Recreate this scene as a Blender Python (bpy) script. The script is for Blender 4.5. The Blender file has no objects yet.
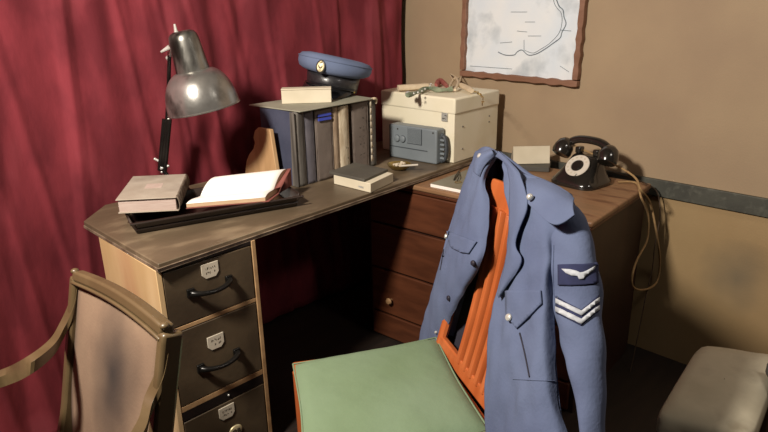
import bpy, bmesh, math, random
from mathutils import Vector, Matrix, noise
from mathutils.bvhtree import BVHTree
random.seed(7)
V = Vector
COL = bpy.context.scene.collection
# ---------------------------------------------------------------- survey of the room: camera and pixel rays
F = 618.0; PITCH = math.radians(18.9); ROLL = math.radians(-1.07); AZ = math.radians(45.5)
CAM = V((0, 0, 1.5)); FLOOR = -0.12
FW = V((math.cos(AZ), math.sin(AZ), 0)); RT = V((math.sin(AZ), -math.cos(AZ), 0)); UP = V((0, 0, 1))
CF = FW*math.cos(PITCH) - UP*math.sin(PITCH); CD = -FW*math.sin(PITCH) - UP*math.cos(PITCH)
def ray(x, y):
    X, Y = (x-384)/F, (y-216)/F
    c, s = math.cos(-ROLL), math.sin(-ROLL)
    X, Y = c*X-s*Y, s*X+c*Y
    return RT*X + CD*Y + CF
def on(x, y, p0, n):
    d = ray(x, y); return CAM + d*((V(p0)-CAM).dot(n)/d.dot(n))
def atz(x, y, z): return on(x, y, (0, 0, z), UP)
def aty(x, y, v): return on(x, y, (0, v, 0), V((0, 1, 0)))
def atx(x, y, v): return on(x, y, (v, 0, 0), V((1, 0, 0)))
def atd(x, y, D): return on(x, y, FW*D, FW)

# ---------------------------------------------------------------- materials
def lin(c):
    if isinstance(c, str): c = tuple(int(c[i:i+2], 16)/255 for i in (0, 2, 4))
    return tuple(((v+.055)/1.055)**2.4 if v > .04045 else v/12.92 for v in c) + (1,)
def mat(name, c1, c2=None, rough=.6, scale=6, metal=0, bump=0, bscale=60, stretch=(1, 1, 1), detail=4, sheen=0, lo=.35, hi=.65, coat=0, spec=.5, c3=None, s3=3):
    m = bpy.data.materials.new(name); m.use_nodes = True
    nt = m.node_tree; b = nt.nodes['Principled BSDF']
    b.inputs['Roughness'].default_value = rough; b.inputs['Metallic'].default_value = metal
    b.inputs['Specular IOR Level'].default_value = spec
    if sheen:
        b.inputs['Sheen Weight'].default_value = sheen; b.inputs['Sheen Roughness'].default_value = .45
        b.inputs['Sheen Tint'].default_value = lin(c1)
    if coat: b.inputs['Coat Weight'].default_value = coat; b.inputs['Coat Roughness'].default_value = .12
    tc = nt.nodes.new('ShaderNodeTexCoord'); mp = nt.nodes.new('ShaderNodeMapping')
    mp.inputs['Scale'].default_value = stretch
    nt.links.new(tc.outputs['Object'], mp.inputs['Vector'])
    def nz(sc, d):
        n = nt.nodes.new('ShaderNodeTexNoise'); n.inputs['Scale'].default_value = sc; n.inputs['Detail'].default_value = d
        nt.links.new(mp.outputs['Vector'], n.inputs['Vector']); return n
    def ramp(fac, a, b_, ca, cb):
        r = nt.nodes.new('ShaderNodeValToRGB'); r.color_ramp.elements[0].position = a; r.color_ramp.elements[1].position = b_
        r.color_ramp.elements[0].color = ca; r.color_ramp.elements[1].color = cb
        nt.links.new(fac, r.inputs['Fac']); return r
    if c2:
        r = ramp(nz(scale, detail).outputs['Fac'], lo, hi, lin(c1), lin(c2)); out = r.outputs['Color']
        if c3:
            f = ramp(nz(s3, 5).outputs['Fac'], .52, .7, (0, 0, 0, 1), (1, 1, 1, 1))
            mx = nt.nodes.new('ShaderNodeMix'); mx.data_type = 'RGBA'
            nt.links.new(f.outputs['Color'], mx.inputs[0]); nt.links.new(out, mx.inputs[6]); mx.inputs[7].default_value = lin(c3)
            out = mx.outputs[2]
        nt.links.new(out, b.inputs['Base Color'])
    else: b.inputs['Base Color'].default_value = lin(c1)
    if bump:
        bp = nt.nodes.new('ShaderNodeBump'); bp.inputs['Strength'].default_value = bump; bp.inputs['Distance'].default_value = .004
        nt.links.new(nz(bscale, 6).outputs['Fac'], bp.inputs['Height']); nt.links.new(bp.outputs['Normal'], b.inputs['Normal'])
    return m
M = {}
M['wall'] = mat('painted_board', 'A3805F', 'B08B68', .75, 2.5, bump=.25, bscale=90, c3='98795C', s3=1.6)
M['walldark'] = mat('dull_paint', '4A3E33', '3E342A', .8, 3)
M['ceil'] = mat('ceiling_paint', '6E6456', '62584A', .9, 2)
M['floor'] = mat('floor_boards', '1E1612', '281D17', .6, 4, stretch=(1, 8, 1))
M['rail'] = mat('grey_rail_paint', '3E3E38', '4A4A42', .6, 9, bump=.2, c3='58584F', s3=30)
M['curtain'] = mat('red_velvet', '661824', '7E2732', .85, 7, sheen=.5, bump=.5, bscale=22, c3='883640', s3=3.6, stretch=(1, 1, .5), lo=.4, hi=.6)
M['top'] = mat('worn_dark_wood', '574A3A', '675846', .42, 4, stretch=(1, 2.2, 1), bump=.15, bscale=30, c3='84745E', s3=4)
M['edge'] = mat('worn_edge_wood', '5A4A3C', '8A7866', .5, 16, stretch=(1, 1, 1), bump=.2)
M['pine'] = mat('bare_pine', 'BC9C70', 'CFB288', .6, 2.5, stretch=(3, 3, .6), bump=.1, c3='B8906A', s3=1.6)
M['drawer'] = mat('painted_drawer', '463A2B', '564836', .5, 5, bump=.15, c3='3A2F23', s3=4)
M['ledge'] = mat('worn_strip_wood', '8C6A48', 'B4926A', .55, 12)
M['black'] = mat('black_iron', '121110', '1E1C1A', .3, 20, metal=.3)
M['blackband'] = mat('black_paint', '17110F', '221815', .5, 8)
M['mahog'] = mat('mahogany', '4A2818', '5E3521', .42, 4, stretch=(5, 1, 6), bump=.1)
M['dresstop'] = mat('worn_mahogany_top', '7E6045', '946F50', .45, 5, stretch=(5, 1, 1), bump=.1, c3='6A4A34', s3=5)
M['dresside'] = mat('dark_mahogany', '2A1712', '351E17', .5, 4, stretch=(4, 4, .8))
M['orange'] = mat('orange_varnished_wood', 'A4532A', 'B86437', .32, 3, stretch=(6, 6, .6), coat=.3)
M['green'] = mat('sage_cotton', '677A5C', '71846A', .95, 3, bump=.5, bscale=30, sheen=.2)
M['blue'] = mat('blue_grey_serge', '4D5774', '58637F', .92, 4, bump=.3, bscale=120, sheen=.25)
M['lining'] = mat('dark_lining', '1C1A26', '24222E', .9, 5)
M['navy'] = mat('navy_patch', '1E2340', '262B4C', .95, 30)
M['white'] = mat('pale_embroidery', '9EA2AA', 'B2B6BC', .8, 80)
M['silver'] = mat('silver_button', 'D4D4D0', 'C0BEB6', .3, 40, metal=.45)
M['darkbutton'] = mat('dark_button', '26242E', None, .4)
M['brass'] = mat('brass', 'B08A3C', 'D8C07A', .25, 30, metal=.9)
M['lamp'] = mat('worn_chrome', '8C8A86', 'AEACA8', .3, 9, metal=.8, bump=.2, bscale=30, c3='5A5854', s3=10)
M['lampneck'] = mat('tarnished_chrome', '45433F', '9A9892', .35, 22, metal=.8, stretch=(1, 1, .35), c3='2C2A26', s3=18)
M['tray'] = mat('dark_tray_lacquer', '211814', '2E221C', .38, 10, coat=.2)
M['cover'] = mat('faded_book_cloth', '9A8E80', 'AAA092', .85, 9, bump=.3, c3='8C8074', s3=6)
M['pink'] = mat('aged_page_edges', 'B8A69C', 'AC968C', .9, 60, stretch=(.3, .3, 6))
M['spine'] = mat('frayed_spine', '5A4C40', '8C7E6E', .9, 30, bump=.6)
M['page'] = mat('white_page', 'F0E8E2', 'F4EEE8', .9, 3)
M['pageedge'] = mat('cream_page_edges', 'C8AC8C', 'B89A7A', .9, 70, stretch=(.3, .3, 6))
M['maroon'] = mat('maroon_cover', '6E3A34', '7E463E', .8, 8)
M['bluebook'] = mat('navy_book_cloth', '3A3E52', '464A5E', .8, 8, bump=.2)
M['greyspine'] = mat('striped_grey_spine', '45413D', '6E6963', .7, 12, stretch=(6, 6, .4), bump=.3)
M['slate'] = mat('slate_book_cloth', '55525A', '625E64', .8, 10)
M['taupe'] = mat('taupe_book_cloth', '6A5F58', '786C64', .8, 8, bump=.2)
M['label_blue'] = mat('blue_label', '3A4AB4', '4656BE', .7, 20)
M['cream'] = mat('cream_paint', 'E6DEC4', 'ECE4CE', .6, 4, bump=.1, c3='DACFB0', s3=3)
M['creamspine'] = mat('tattered_cream_spine', 'A8977E', 'CFC2AA', .85, 18, stretch=(3, 3, .8), bump=.5)
M['beige'] = mat('beige_spine', '8A7560', '9E8A74', .8, 12)
M['board'] = mat('grey_card', '8C8A7A', '9A9888', .7, 5)
M['boxwhite'] = mat('cream_card_box', 'C9BFA8', 'D6CCB6', .8, 6)
M['charcoal'] = mat('charcoal_board', '4A4640', '56524A', .7, 8)
M['patent'] = mat('black_patent', '1A1A1C', None, .22, coat=.6)
M['mohair'] = mat('black_band', '201F22', '2C2B2E', .38, 60, bump=.3, coat=.2)
M['cap'] = mat('blue_grey_cap_cloth', '5E6B88', '687592', .92, 6, bump=.2, bscale=100, sheen=.2)
M['badge'] = mat('gilt_badge', 'C8B98C', 'E0D4B0', .45, 60, metal=.4)
M['radio'] = mat('blue_grey_enamel', '727A80', '7C848A', .5, 6, coat=.1)
M['radiodark'] = mat('grey_recess', '3A4046', '444A50', .6, 8)
M['bakelite'] = mat('black_bakelite', '1B1917', '24211E', .18, 8, coat=.5)
M['ivory'] = mat('ivory_ring', 'C4BCB0', 'D0C8BC', .4, 8)
M['cord'] = mat('braided_cord', '8A6E4A', 'A08258', .85, 90)
M['cordark'] = mat('dark_cord', '4A3A2C', None, .8)
M['padcover'] = mat('grey_green_cover', '787260', '858070', .8, 5)
M['folder'] = mat('dark_grey_folder', '46443F', '504E48', .6, 6)
M['card'] = mat('cream_card', 'B4AA98', 'C2B8A6', .85, 5)
M['ink'] = mat('faded_ink', '4E4438', None, .9)
M['inkdark'] = mat('dark_ink', '2C2622', None, .9)
M['wicker'] = mat('bronze_painted_frame', '4C3D28', '54452E', .42, 5, coat=.15, c3='5E4E36', s3=9)
M['fabric'] = None
M['frame'] = mat('red_brown_frame', '7A5540', '8A6450', .6, 6, stretch=(1, 1, 4))
M['paper'] = None
M['coast'] = mat('coastline_ink', '5A6670', '7A868E', .9, 40)
M['stool'] = mat('stained_cream_cloth', 'B4AC96', 'CAC2AC', .9, 5, bump=.3, bscale=20, c3='8E8470', s3=5)
M['stoolwood'] = mat('dark_seat_wood', '4A3424', '5A4230', .5, 6)
M['greyitem'] = mat('dark_grey_plastic', '3A3A38', '444442', .5, 10)
M['bracket'] = mat('raw_bracket_wood', 'B08A60', 'C8A47A', .6, 5, stretch=(4, 4, .8))
M['webgreen'] = mat('faded_green_webbing', '6A7660', '8A927A', .85, 25, bump=.4)
M['red'] = mat('faded_red_cloth', '96504A', 'A8645A', .85, 20)
M['creamroll'] = mat('cream_canvas', 'C8B496', 'D8C6AA', .85, 16, bump=.3)
M['dish'] = mat('dull_brass_dish', '8A7440', 'A89058', .35, 14, metal=.7)
M['stub'] = mat('pale_paper', 'D0C4B0', 'BFAF98', .8, 30)

def blotch(name, base, base2, stain, center, radius, rough, nscale=6):
    """cloth or board with one soft-edged stain at a fixed place of its own"""
    m = mat(name, base, base2, rough, nscale, bump=.15, bscale=120)
    nt = m.node_tree; b = nt.nodes['Principled BSDF']
    src = b.inputs['Base Color'].links[0].from_socket
    tc = nt.nodes.new('ShaderNodeTexCoord'); mp = nt.nodes.new('ShaderNodeMapping'); mp.vector_type = 'POINT'
    mp.inputs['Location'].default_value = tuple(-c/r for c, r in zip(center, radius)); mp.inputs['Scale'].default_value = tuple(1/r for r in radius)
    nt.links.new(tc.outputs['Object'], mp.inputs['Vector'])
    n = nt.nodes.new('ShaderNodeTexNoise'); n.inputs['Scale'].default_value = 5; nt.links.new(tc.outputs['Object'], n.inputs['Vector'])
    ln = nt.nodes.new('ShaderNodeVectorMath'); ln.operation = 'LENGTH'; nt.links.new(mp.outputs['Vector'], ln.inputs[0])
    ad = nt.nodes.new('ShaderNodeMath'); ad.operation = 'ADD'; nt.links.new(ln.outputs['Value'], ad.inputs[0]); nt.links.new(n.outputs['Fac'], ad.inputs[1])
    r = nt.nodes.new('ShaderNodeValToRGB'); r.color_ramp.elements[0].position = .55; r.color_ramp.elements[0].color = (1, 1, 1, 1)
    r.color_ramp.elements[1].position = 1.35; r.color_ramp.elements[1].color = (0, 0, 0, 1)
    # ramp is clamped at 1, so halve the range
    hv = nt.nodes.new('ShaderNodeMath'); hv.operation = 'MULTIPLY'; hv.inputs[1].default_value = .6
    nt.links.new(ad.outputs[0], hv.inputs[0]); r.color_ramp.elements[0].position = .3; r.color_ramp.elements[1].position = .85
    nt.links.new(hv.outputs[0], r.inputs['Fac'])
    mx = nt.nodes.new('ShaderNodeMix'); mx.data_type = 'RGBA'; nt.links.new(r.outputs['Color'], mx.inputs[0]); nt.links.new(src, mx.inputs[6])
    mx.inputs[7].default_value = lin(stain); nt.links.new(mx.outputs[2], b.inputs['Base Color'])
    return m
M['paper'] = mat('stained_map_paper', 'D8E2EC', 'E6EAEC', .75, 4, c3='B4BEC6', s3=6)

# ---------------------------------------------------------------- mesh kit
class MB:
    def __init__(s): s.v = []; s.f = []
    def add(s, vs, fs):
        o = len(s.v); s.v += [V(p) for p in vs]; s.f += [tuple(i+o for i in f) for f in fs]; return s
    def box(s, c, size, R=None):
        c = V(c); h = [x/2 for x in size]
        R = R or Matrix.Identity(3)
        vs = [c + R @ V((sx*h[0], sy*h[1], sz*h[2])) for sx in (-1, 1) for sy in (-1, 1) for sz in (-1, 1)]
        return s.add(vs, [(0, 1, 3, 2), (4, 6, 7, 5), (0, 4, 5, 1), (2, 3, 7, 6), (0, 2, 6, 4), (1, 5, 7, 3)])
    def slab(s, poly, h):                # polygon of 3-D points extruded by the vector h
        n = len(poly); h = V(h); a = [V(p) for p in poly]
        nn = V((0, 0, 0))
        for i in range(n): nn += a[i].cross(a[(i+1) % n])
        if nn.dot(h) < 0: a = a[::-1]
        vs = a + [p+h for p in a]
        return s.add(vs, [tuple(range(n))[::-1], tuple(range(n, 2*n))] + [(i, (i+1) % n, n+(i+1) % n, n+i) for i in range(n)])
    def tube(s, pts, r, n=10, caps=True, flat=1.0, side=None):
        pts = [V(p) for p in pts]; k = len(pts)
        rs = r if isinstance(r, (list, tuple)) else [r]*k
        prev = None; rings = []
        for i, p in enumerate(pts):
            t = (pts[min(i+1, k-1)]-pts[max(i-1, 0)]).normalized()
            if side is not None: a = (V(side)-t*V(side).dot(t)).normalized()
            elif prev is None:
                a = t.orthogonal().normalized()
            else: a = (prev-t*prev.dot(t)).normalized()
            prev = a; b = t.cross(a)
            rings.append([p + a*math.cos(2*math.pi*j/n)*rs[i] + b*math.sin(2*math.pi*j/n)*rs[i]*flat for j in range(n)])
        vs = [q for ring in rings for q in ring]
        fs = [(i*n+j, i*n+(j+1) % n, (i+1)*n+(j+1) % n, (i+1)*n+j) for i in range(k-1) for j in range(n)]
        if caps: fs += [tuple(range(n))[::-1], tuple((k-1)*n+j for j in range(n))]
        return s.add(vs, fs)
    def lathe(s, prof, n=32, Mx=None, sx=1, sy=1):
        Mx = Mx or Matrix.Identity(4); vs = []; fs = []; k = len(prof)
        for r, z in prof:
            for j in range(n):
                a = 2*math.pi*j/n; vs.append(Mx @ V((max(r, 1e-5)*math.cos(a)*sx, max(r, 1e-5)*math.sin(a)*sy, z)))
        for i in range(k-1):
            for j in range(n): fs.append((i*n+j, i*n+(j+1) % n, (i+1)*n+(j+1) % n, (i+1)*n+j))
        return s.add(vs, fs)
    def grid(s, rows):
        nv = len(rows[0]); vs = [p for r in rows for p in r]
        return s.add(vs, [(i*nv+j, i*nv+j+1, (i+1)*nv+j+1, (i+1)*nv+j) for i in range(len(rows)-1) for j in range(nv-1)])
    def ball(s, c, r, sc=(1, 1, 1), n=16):
        c = V(c); prof = [(math.sin(math.pi*i/8)*r, -math.cos(math.pi*i/8)*r) for i in range(9)]
        return s.lathe(prof, n, Matrix.Translation(c) @ Matrix.Diagonal((*sc, 1)))
    def build(s, name, m, parent=None, bevel=0, solid=0, sub=0, seg=2, smooth=True, sharp=35, off=0):
        me = bpy.data.meshes.new(name); me.from_pydata([tuple(p) for p in s.v], [], s.f); me.update()
        bm = bmesh.new(); bm.from_mesh(me); bmesh.ops.remove_doubles(bm, verts=bm.verts, dist=1e-5)
        bmesh.ops.recalc_face_normals(bm, faces=bm.faces); bm.to_mesh(me); bm.free()
        me.materials.append(M[m] if isinstance(m, str) else m)
        if smooth:
            for p in me.polygons: p.use_smooth = True
            me.set_sharp_from_angle(angle=math.radians(sharp))
        o = bpy.data.objects.new(name, me); COL.objects.link(o); o.parent = parent
        if solid:
            d = o.modifiers.new('solid', 'SOLIDIFY'); d.thickness = solid; d.offset = off
        if sub:
            d = o.modifiers.new('sub', 'SUBSURF'); d.levels = d.render_levels = sub
        if bevel:
            d = o.modifiers.new('bevel', 'BEVEL'); d.width = bevel; d.segments = seg; d.limit_method = 'ANGLE'; d.angle_limit = math.radians(40)
            d.harden_normals = False
        return o
def thing(name, label, cat, group=None):
    o = bpy.data.objects.new(name, None); COL.objects.link(o); return tag(o, label, cat, group)
def tag(o, label, cat, group=None):
    o['label'] = label; o['category'] = cat
    if group: o['group'] = group
    return o
def struct(o): o['kind'] = 'structure'; return o
def frame(c, ex, ez=UP):                   # local frame: x along ex, z along ez
    ex = V(ex).normalized(); ez = V(ez); ez = (ez-ex*ez.dot(ex)).normalized(); ey = ez.cross(ex)
    R = Matrix((ex, ey, ez)).transposed(); return V(c), R
def catmull(p, t):
    n = len(p)-1; x = t*n; i = min(int(x), n-1); u = x-i
    a, b, c, d = p[max(i-1, 0)], p[i], p[i+1], p[min(i+2, n)]
    return .5*((2*b)+(c-a)*u+(2*a-5*b+4*c-d)*u*u+(3*b-a-3*c+d)*u**3)
def spline(pts, n): pts = [V(p) for p in pts]; return [catmull(pts, i/(n-1)) for i in range(n)]
def loft(rows, nu, nv, wrinkle=0, wdir=None, wsc=9, seed=0):
    rr = [[catmull([V(q) for q in r], j/(nv-1)) for j in range(nv)] for r in rows]
    out = []
    for i in range(nu):
        row = [catmull([rr[k][j] for k in range(len(rr))], i/(nu-1)) for j in range(nv)]
        if wrinkle:
            row = [p + wdir*wrinkle*(noise.noise(V((p.x*wsc+seed, p.y*wsc, p.z*wsc*.22)))+.4*noise.noise(V((p.x*wsc*2.6, p.y*wsc*2.6+seed, p.z*wsc*1.6)))) for p in row]
        out.append(row)
    return out
def scribble(mb, o, ex, ez, w, h, nrm, n, thick=.0012, rows=1):   # rows of short strokes like faded lettering
    ex, ez, nrm = V(ex), V(ez), V(nrm)
    for r in range(rows):
        z0 = -h*(r+.5)/rows
        for i in range(n):
            if random.random() < .12: continue
            x = w*(i+.5)/n; hh = h/rows*.55
            c = V(o)+ex*x+ez*z0
            for _ in range(2):
                a = c+ex*random.uniform(-.35, .35)*w/n+ez*random.uniform(-.5, .5)*hh
                b = c+ex*random.uniform(-.35, .35)*w/n+ez*random.uniform(-.5, .5)*hh
                d = (b-a)
                if d.length < 1e-4: continue
                d.normalize(); q = nrm.cross(d)*thick/2
                mb.slab([a-q, b-q, b+q, a+q], nrm*.0006)

# ================================================================ the setting
X0, Y0, X1, Y1, ZC = -1.7, -1.7, 2.758, 2.68, 2.75
T = .1
def wallbox(name, lo, hi, m):
    lo, hi = V(lo), V(hi); b = MB().box((lo+hi)/2, hi-lo).build(name, m, smooth=False); return struct(b)
wallbox('floor', (X0-T, Y0-T, FLOOR-T), (X1+T, Y1+T, FLOOR), 'floor')
wallbox('ceiling', (X0-T, Y0-T, ZC), (X1+T, Y1+T, ZC+T), 'ceil')
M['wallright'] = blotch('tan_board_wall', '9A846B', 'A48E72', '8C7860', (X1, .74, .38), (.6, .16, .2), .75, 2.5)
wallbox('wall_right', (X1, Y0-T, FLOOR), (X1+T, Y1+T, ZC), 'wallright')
wallbox('wall_back', (X0-T, Y1, FLOOR), (X1, Y1+T, ZC), 'walldark')
wallbox('wall_left', (X0-T, Y0-T, FLOOR), (X0, Y1, ZC), 'walldark')
wallbox('wall_front', (X0, Y0-T, FLOOR), (X1, Y0, ZC), 'walldark')
rl = struct(MB().box((X1-.009, (Y0+Y1)/2, .698), (.018, Y1-Y0-.01, .077)).build('trim_1', 'rail', bevel=.003))

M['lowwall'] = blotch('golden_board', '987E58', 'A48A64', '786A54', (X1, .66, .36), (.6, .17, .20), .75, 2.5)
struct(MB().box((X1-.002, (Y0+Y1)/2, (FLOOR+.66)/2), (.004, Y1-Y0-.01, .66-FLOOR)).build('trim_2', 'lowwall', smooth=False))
# ---------------------------------------------------------------- curtain
nx = 620; rows = []
for k in range(61):
    z = FLOOR+.015 + (2.62-FLOOR)*k/60; row = []
    for i in range(nx+1):
        x = -1.35 + (2.70+1.35)*i/nx
        w = x + .02*math.sin(z*1.7+x*3)
        y = 2.575 + (.006+.012*noise.noise(V((w*1.3, 0, 9))))*math.sin(w*17+2.6*math.sin(w*2.7)+z*.5) + (.004+.006*noise.noise(V((w*2, z*.5, 5))))*math.sin(w*41+3*math.sin(w*4.1+z*.9)) \
            + .030*noise.noise(V((w*2.2, z*.7, 1))) + .012*noise.noise(V((w*7, z*2.6, 4)))
        for fq, sl, ph_, am in ((1.9, .35, 1, .013), (2.7, -.2, 7, .011), (5.1, .5, 3, .008)):
            y -= am*max(0, 1-abs(noise.noise(V((w*fq+z*sl, z*.25+ph_, ph_))))*7)
        q = max(0, 1.3-x); y -= .27*q*q if q < 1.1 else .3267+.594*(q-1.1)*.3
        if x > 2.45: y += (x-2.45)*.02
        row.append(V((x, y, z)))
    rows.append(row)
c = MB().grid(rows).build('curtain', 'curtain', solid=.004, sharp=180)
tag(c, 'dark red velvet curtain hanging in soft folds behind the desk', 'curtain')

# ---------------------------------------------------------------- framed map
t = thing('framed_map', 'framed old map with a dark coastline hanging on the tan wall', 'map')
bl, br = atx(461, 75.5, X1-.02), atx(578, 87, X1-.02)
tl = bl + V((0, -.012, .62)); tr = br + V((0, -.012, .62))
def fr_bar(a, b, w, d=.034):
    a, b = V(a), V(b); e = (b-a).normalized(); q = e.cross(V((1, 0, 0)))*w/2
    n = 24; m = MB(); vs1 = []; vs2 = []
    for i in range(n+1):
        p = a.lerp(b, i/n); k = .0025*math.sin(i*1.7)+.0015*math.sin(i*4.1)
        vs1.append(p-q*(1+k/w*2)); vs2.append(p+q*(1+k/w*2))
    return m.slab([V((X1-d, p.y, p.z)) for p in vs1]+[V((X1-d, p.y, p.z)) for p in vs2[::-1]], V((d-.001, 0, 0)))
W = .028
fr_bar(bl+V((0, 0, W/2)), br+V((0, 0, W/2)), W).build('bottom_rail', 'frame', t, bevel=.003)
fr_bar(tl-V((0, 0, W/2)), tr-V((0, 0, W/2)), W).build('top_rail', 'frame', t, bevel=.003)
fr_bar(bl+V((0, -W/2, W*1.15)), tl+V((0, -W/2, -W*1.15)), W).build('side_rail', 'frame', t, bevel=.003)
fr_bar(br+V((0, W/2, W*1.15)), tr+V((0, W/2, -W*1.15)), W).build('side_rail', 'frame', t, bevel=.003)
o = V((-.012, 0, 0)); e = W*.8
corners = [bl+V((0, -e, e)), br+V((0, e, e)), tr+V((0, e, -e)), tl+V((0, -e, -e))]
sheet = MB().slab([V((X1-.012, p.y, p.z)) for p in corners], V((.006, 0, 0))).build('map_sheet', 'paper', t)
def mp_pt(x, y): return atx(x, y, X1-.0135)
co = MB()
l1 = [(552, -14), (556, -2), (559, 6), (563, 10), (564, 17), (566, 24), (562, 32), (560, 38), (552, 44), (545, 49), (536, 54), (528, 55), (522, 50), (517, 52), (514, 55), (505, 55), (498, 52)]
l2 = [(550, -16), (554, 2), (557, 8), (561, 13), (562, 22), (559, 33), (550, 43), (541, 49), (533, 53), (524, 50)]
for L, r_ in ((l1, .0022), (l2, .0012)):
    co.tube(spline([mp_pt(*p) for p in L], 60), r_, 6)
for (a, b) in (((511, 12), (527, 12)), ((525, 22), (535, 22)), ((517, 31), (527, 32)), ((528, 36), (541, 36)), ((500, 43), (512, 42)), ((470, 66), (512, 69)), ((524, 40), (524, 50)), ((560, 66), (569, 72)), ((560, 30), (571, 31))):
    co.tube([mp_pt(*a), mp_pt(*b)], .0012, 5)
co.build('coastline', 'coast', sheet)

# ================================================================ desk: worktop, cabinet, dresser
b = MB().slab([(.729, 1.733, .738), (.724, 2.325, .738), (.86, 2.47, .738), (2.68, 2.50, .738), (2.68, 1.857, .738)], (0, 0, .022))
wt = thing('desk_worktop', 'long dark worn wooden desktop carrying the lamp, books and radio', 'desktop')
b.build('board', 'top', wt, bevel=.003)
d1 = V((2.68-.729, 1.857-1.733, 0)).normalized()
lip = MB()
lip.slab([(.724, 1.727, .735), (.724, 1.733, .735), (2.68, 1.857, .735), (2.68, 1.851, .735)], (0, 0, .012))
lip.slab([(.724, 1.727, .735), (.729, 1.733, .735), (.724, 2.32, .735), (.719, 2.32, .735)], (0, 0, .012))
lip.build('edge_moulding', 'edge', wt, bevel=.003)

cab = thing('drawer_cabinet', 'tall narrow cabinet with three brown labelled drawers and a bare pine side', 'cabinet')
cx0, cx1, cy0, cy1 = .722, 1.085, 1.744, 2.19
MB().box((cx0+.009, (cy0+cy1)/2, (FLOOR+.735)/2), (.018, cy1-cy0, .735-FLOOR)).build('side_panel', 'pine', cab, bevel=.002)
MB().box((cx1-.008, (cy0+cy1)/2, (FLOOR+.735)/2), (.016, cy1-cy0, .735-FLOOR)).build('side_panel', 'ledge', cab, bevel=.002)
MB().box(((cx0+cx1)/2, cy1-.008, (FLOOR+.735)/2), (cx1-cx0-.036, .014, .735-FLOOR)).build('back_panel', 'ledge', cab)
ys = .013
for z, h, m, nm in ((.511, .016, 'ledge', 'divider'), (.214, .022, 'ledge', 'divider'), (.186, .040, 'blackband', 'black_band'), (.728, .014, 'blackband', 'top_rail')):
    MB().box(((cx0+cx1)/2, cy0+.2, z), (cx1-cx0-.034, .396, h)).build(nm, m, cab, bevel=.002)
MB().ball((.918, cy0-.0005, .188), .004).build('screw_head', 'silver', cab)
def drawer(z0, z1, hz=None, lz=0, lx=.89, badge=False):
    d = MB().box(((cx0+cx1)/2, cy0+.012, (z0+z1)/2), (cx1-cx0-.04, .022, z1-z0)).build('drawer', 'drawer', cab, bevel=.003)
    yf = cy0+.001
    MB().box(((cx0+cx1)/2, cy0+.19, (z0+z1)/2), (cx1-cx0-.06, .33, z1-z0-.03)).build('drawer_box', 'ledge', d)
    w, h = .062, .052
    lab = MB().slab([(lx, yf, lz), (lx+w, yf, lz), (lx+w, yf, lz-h*.72), (lx+w*.8, yf, lz-h), (lx+w*.2, yf, lz-h), (lx, yf, lz-h*.72)], (0, -.0035, 0)).build('label_plate', 'card', d, bevel=.001)
    s = MB(); scribble(s, (lx+.012, yf-.0037, lz-.008), (1, 0, 0), (0, 0, 1), w-.024, .032, (0, -1, 0), 6, .0016, 2)
    s.build('lettering', 'ink', lab)
    if hz:
        a, b_ = .808, .985; n = 21; pts = []
        for i in range(n):
            u = i/(n-1); pts.append((a+.018+(b_-a-.036)*u, yf-.012-.026*math.sin(math.pi*u)**.6, hz-.006*math.sin(math.pi*u)))
        hd = MB(); hd.tube(pts, [.0080+.0030*abs(2*i/(n-1)-1)**2 for i in range(n)], 12)
        for xx in (a+.018, b_-.018):
            hd.box((xx, yf-.004, hz), (.026, .010, .030)); hd.box((xx, yf-.010, hz), (.014, .012, .018))
        hd.build('handle', 'black', d, bevel=.002)
    if badge:
        B = Matrix.Translation((.93, yf, .028)) @ Matrix.Rotation(math.pi/2, 4, 'X')
        bd = MB().lathe([(0, .006), (.022, .006), (.026, .004), (.028, 0)], 32, B, 1, .85).build('badge', 'badge', d)
        tx = bpy.data.curves.new('emblem_letters', 'FONT'); tx.body = 'GR'; tx.size = .028; tx.extrude = .0008; tx.align_x = 'CENTER'; tx.align_y = 'CENTER'
        to = bpy.data.objects.new('emblem_letters', tx); COL.objects.link(to)
        to.matrix_world = Matrix.Translation((.93, yf-.0068, .028)) @ Matrix.Rotation(math.pi/2, 4, 'X')
        bpy.context.view_layer.update()
        me = bpy.data.meshes.new_from_object(to); me.transform(to.matrix_world); bpy.data.objects.remove(to)
        me.materials.clear(); me.materials.append(M['inkdark'])
        no = bpy.data.objects.new('emblem_letters', me); COL.objects.link(no); no.parent = bd
drawer(.521, .718, .625, .706, .872)
drawer(.227, .501, .343, .442, .862)
drawer(-.105, .163, None, .150, .872, True)

# dresser
dr = thing('dresser', 'wide dark mahogany chest of drawers under the telephone', 'chest of drawers')
Dc = V((2.043, .989, 0)); e1 = V((-.087, .996, 0)); e2 = V((.996, .087, 0)); dl = 1.12; dd = .645
DR = Matrix((e1, e2, UP)).transposed()
def dpt(s, q, z): return Dc+e1*s+e2*q+UP*z
MB().slab([dpt(.012, .015, FLOOR), dpt(dl-.01, .015, FLOOR), dpt(dl-.01, dd-.005, FLOOR), dpt(.012, dd-.005, FLOOR)], (0, 0, .705-FLOOR)).build('carcass', 'dresside', dr, bevel=.003)
MB().slab([dpt(-.006, -.006, .706), dpt(dl, -.006, .706), dpt(dl, dd, .706), dpt(-.006, dd, .706)], (0, 0, .024)).build('top', 'dresstop', dr, bevel=.008, seg=3)
MB().slab([dpt(.0, .0, .690), dpt(dl-.004, .0, .690), dpt(dl-.004, dd-.004, .690), dpt(.0, dd-.004, .690)], (0, 0, .0155)).build('moulding', 'mahog', dr, bevel=.004)
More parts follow.
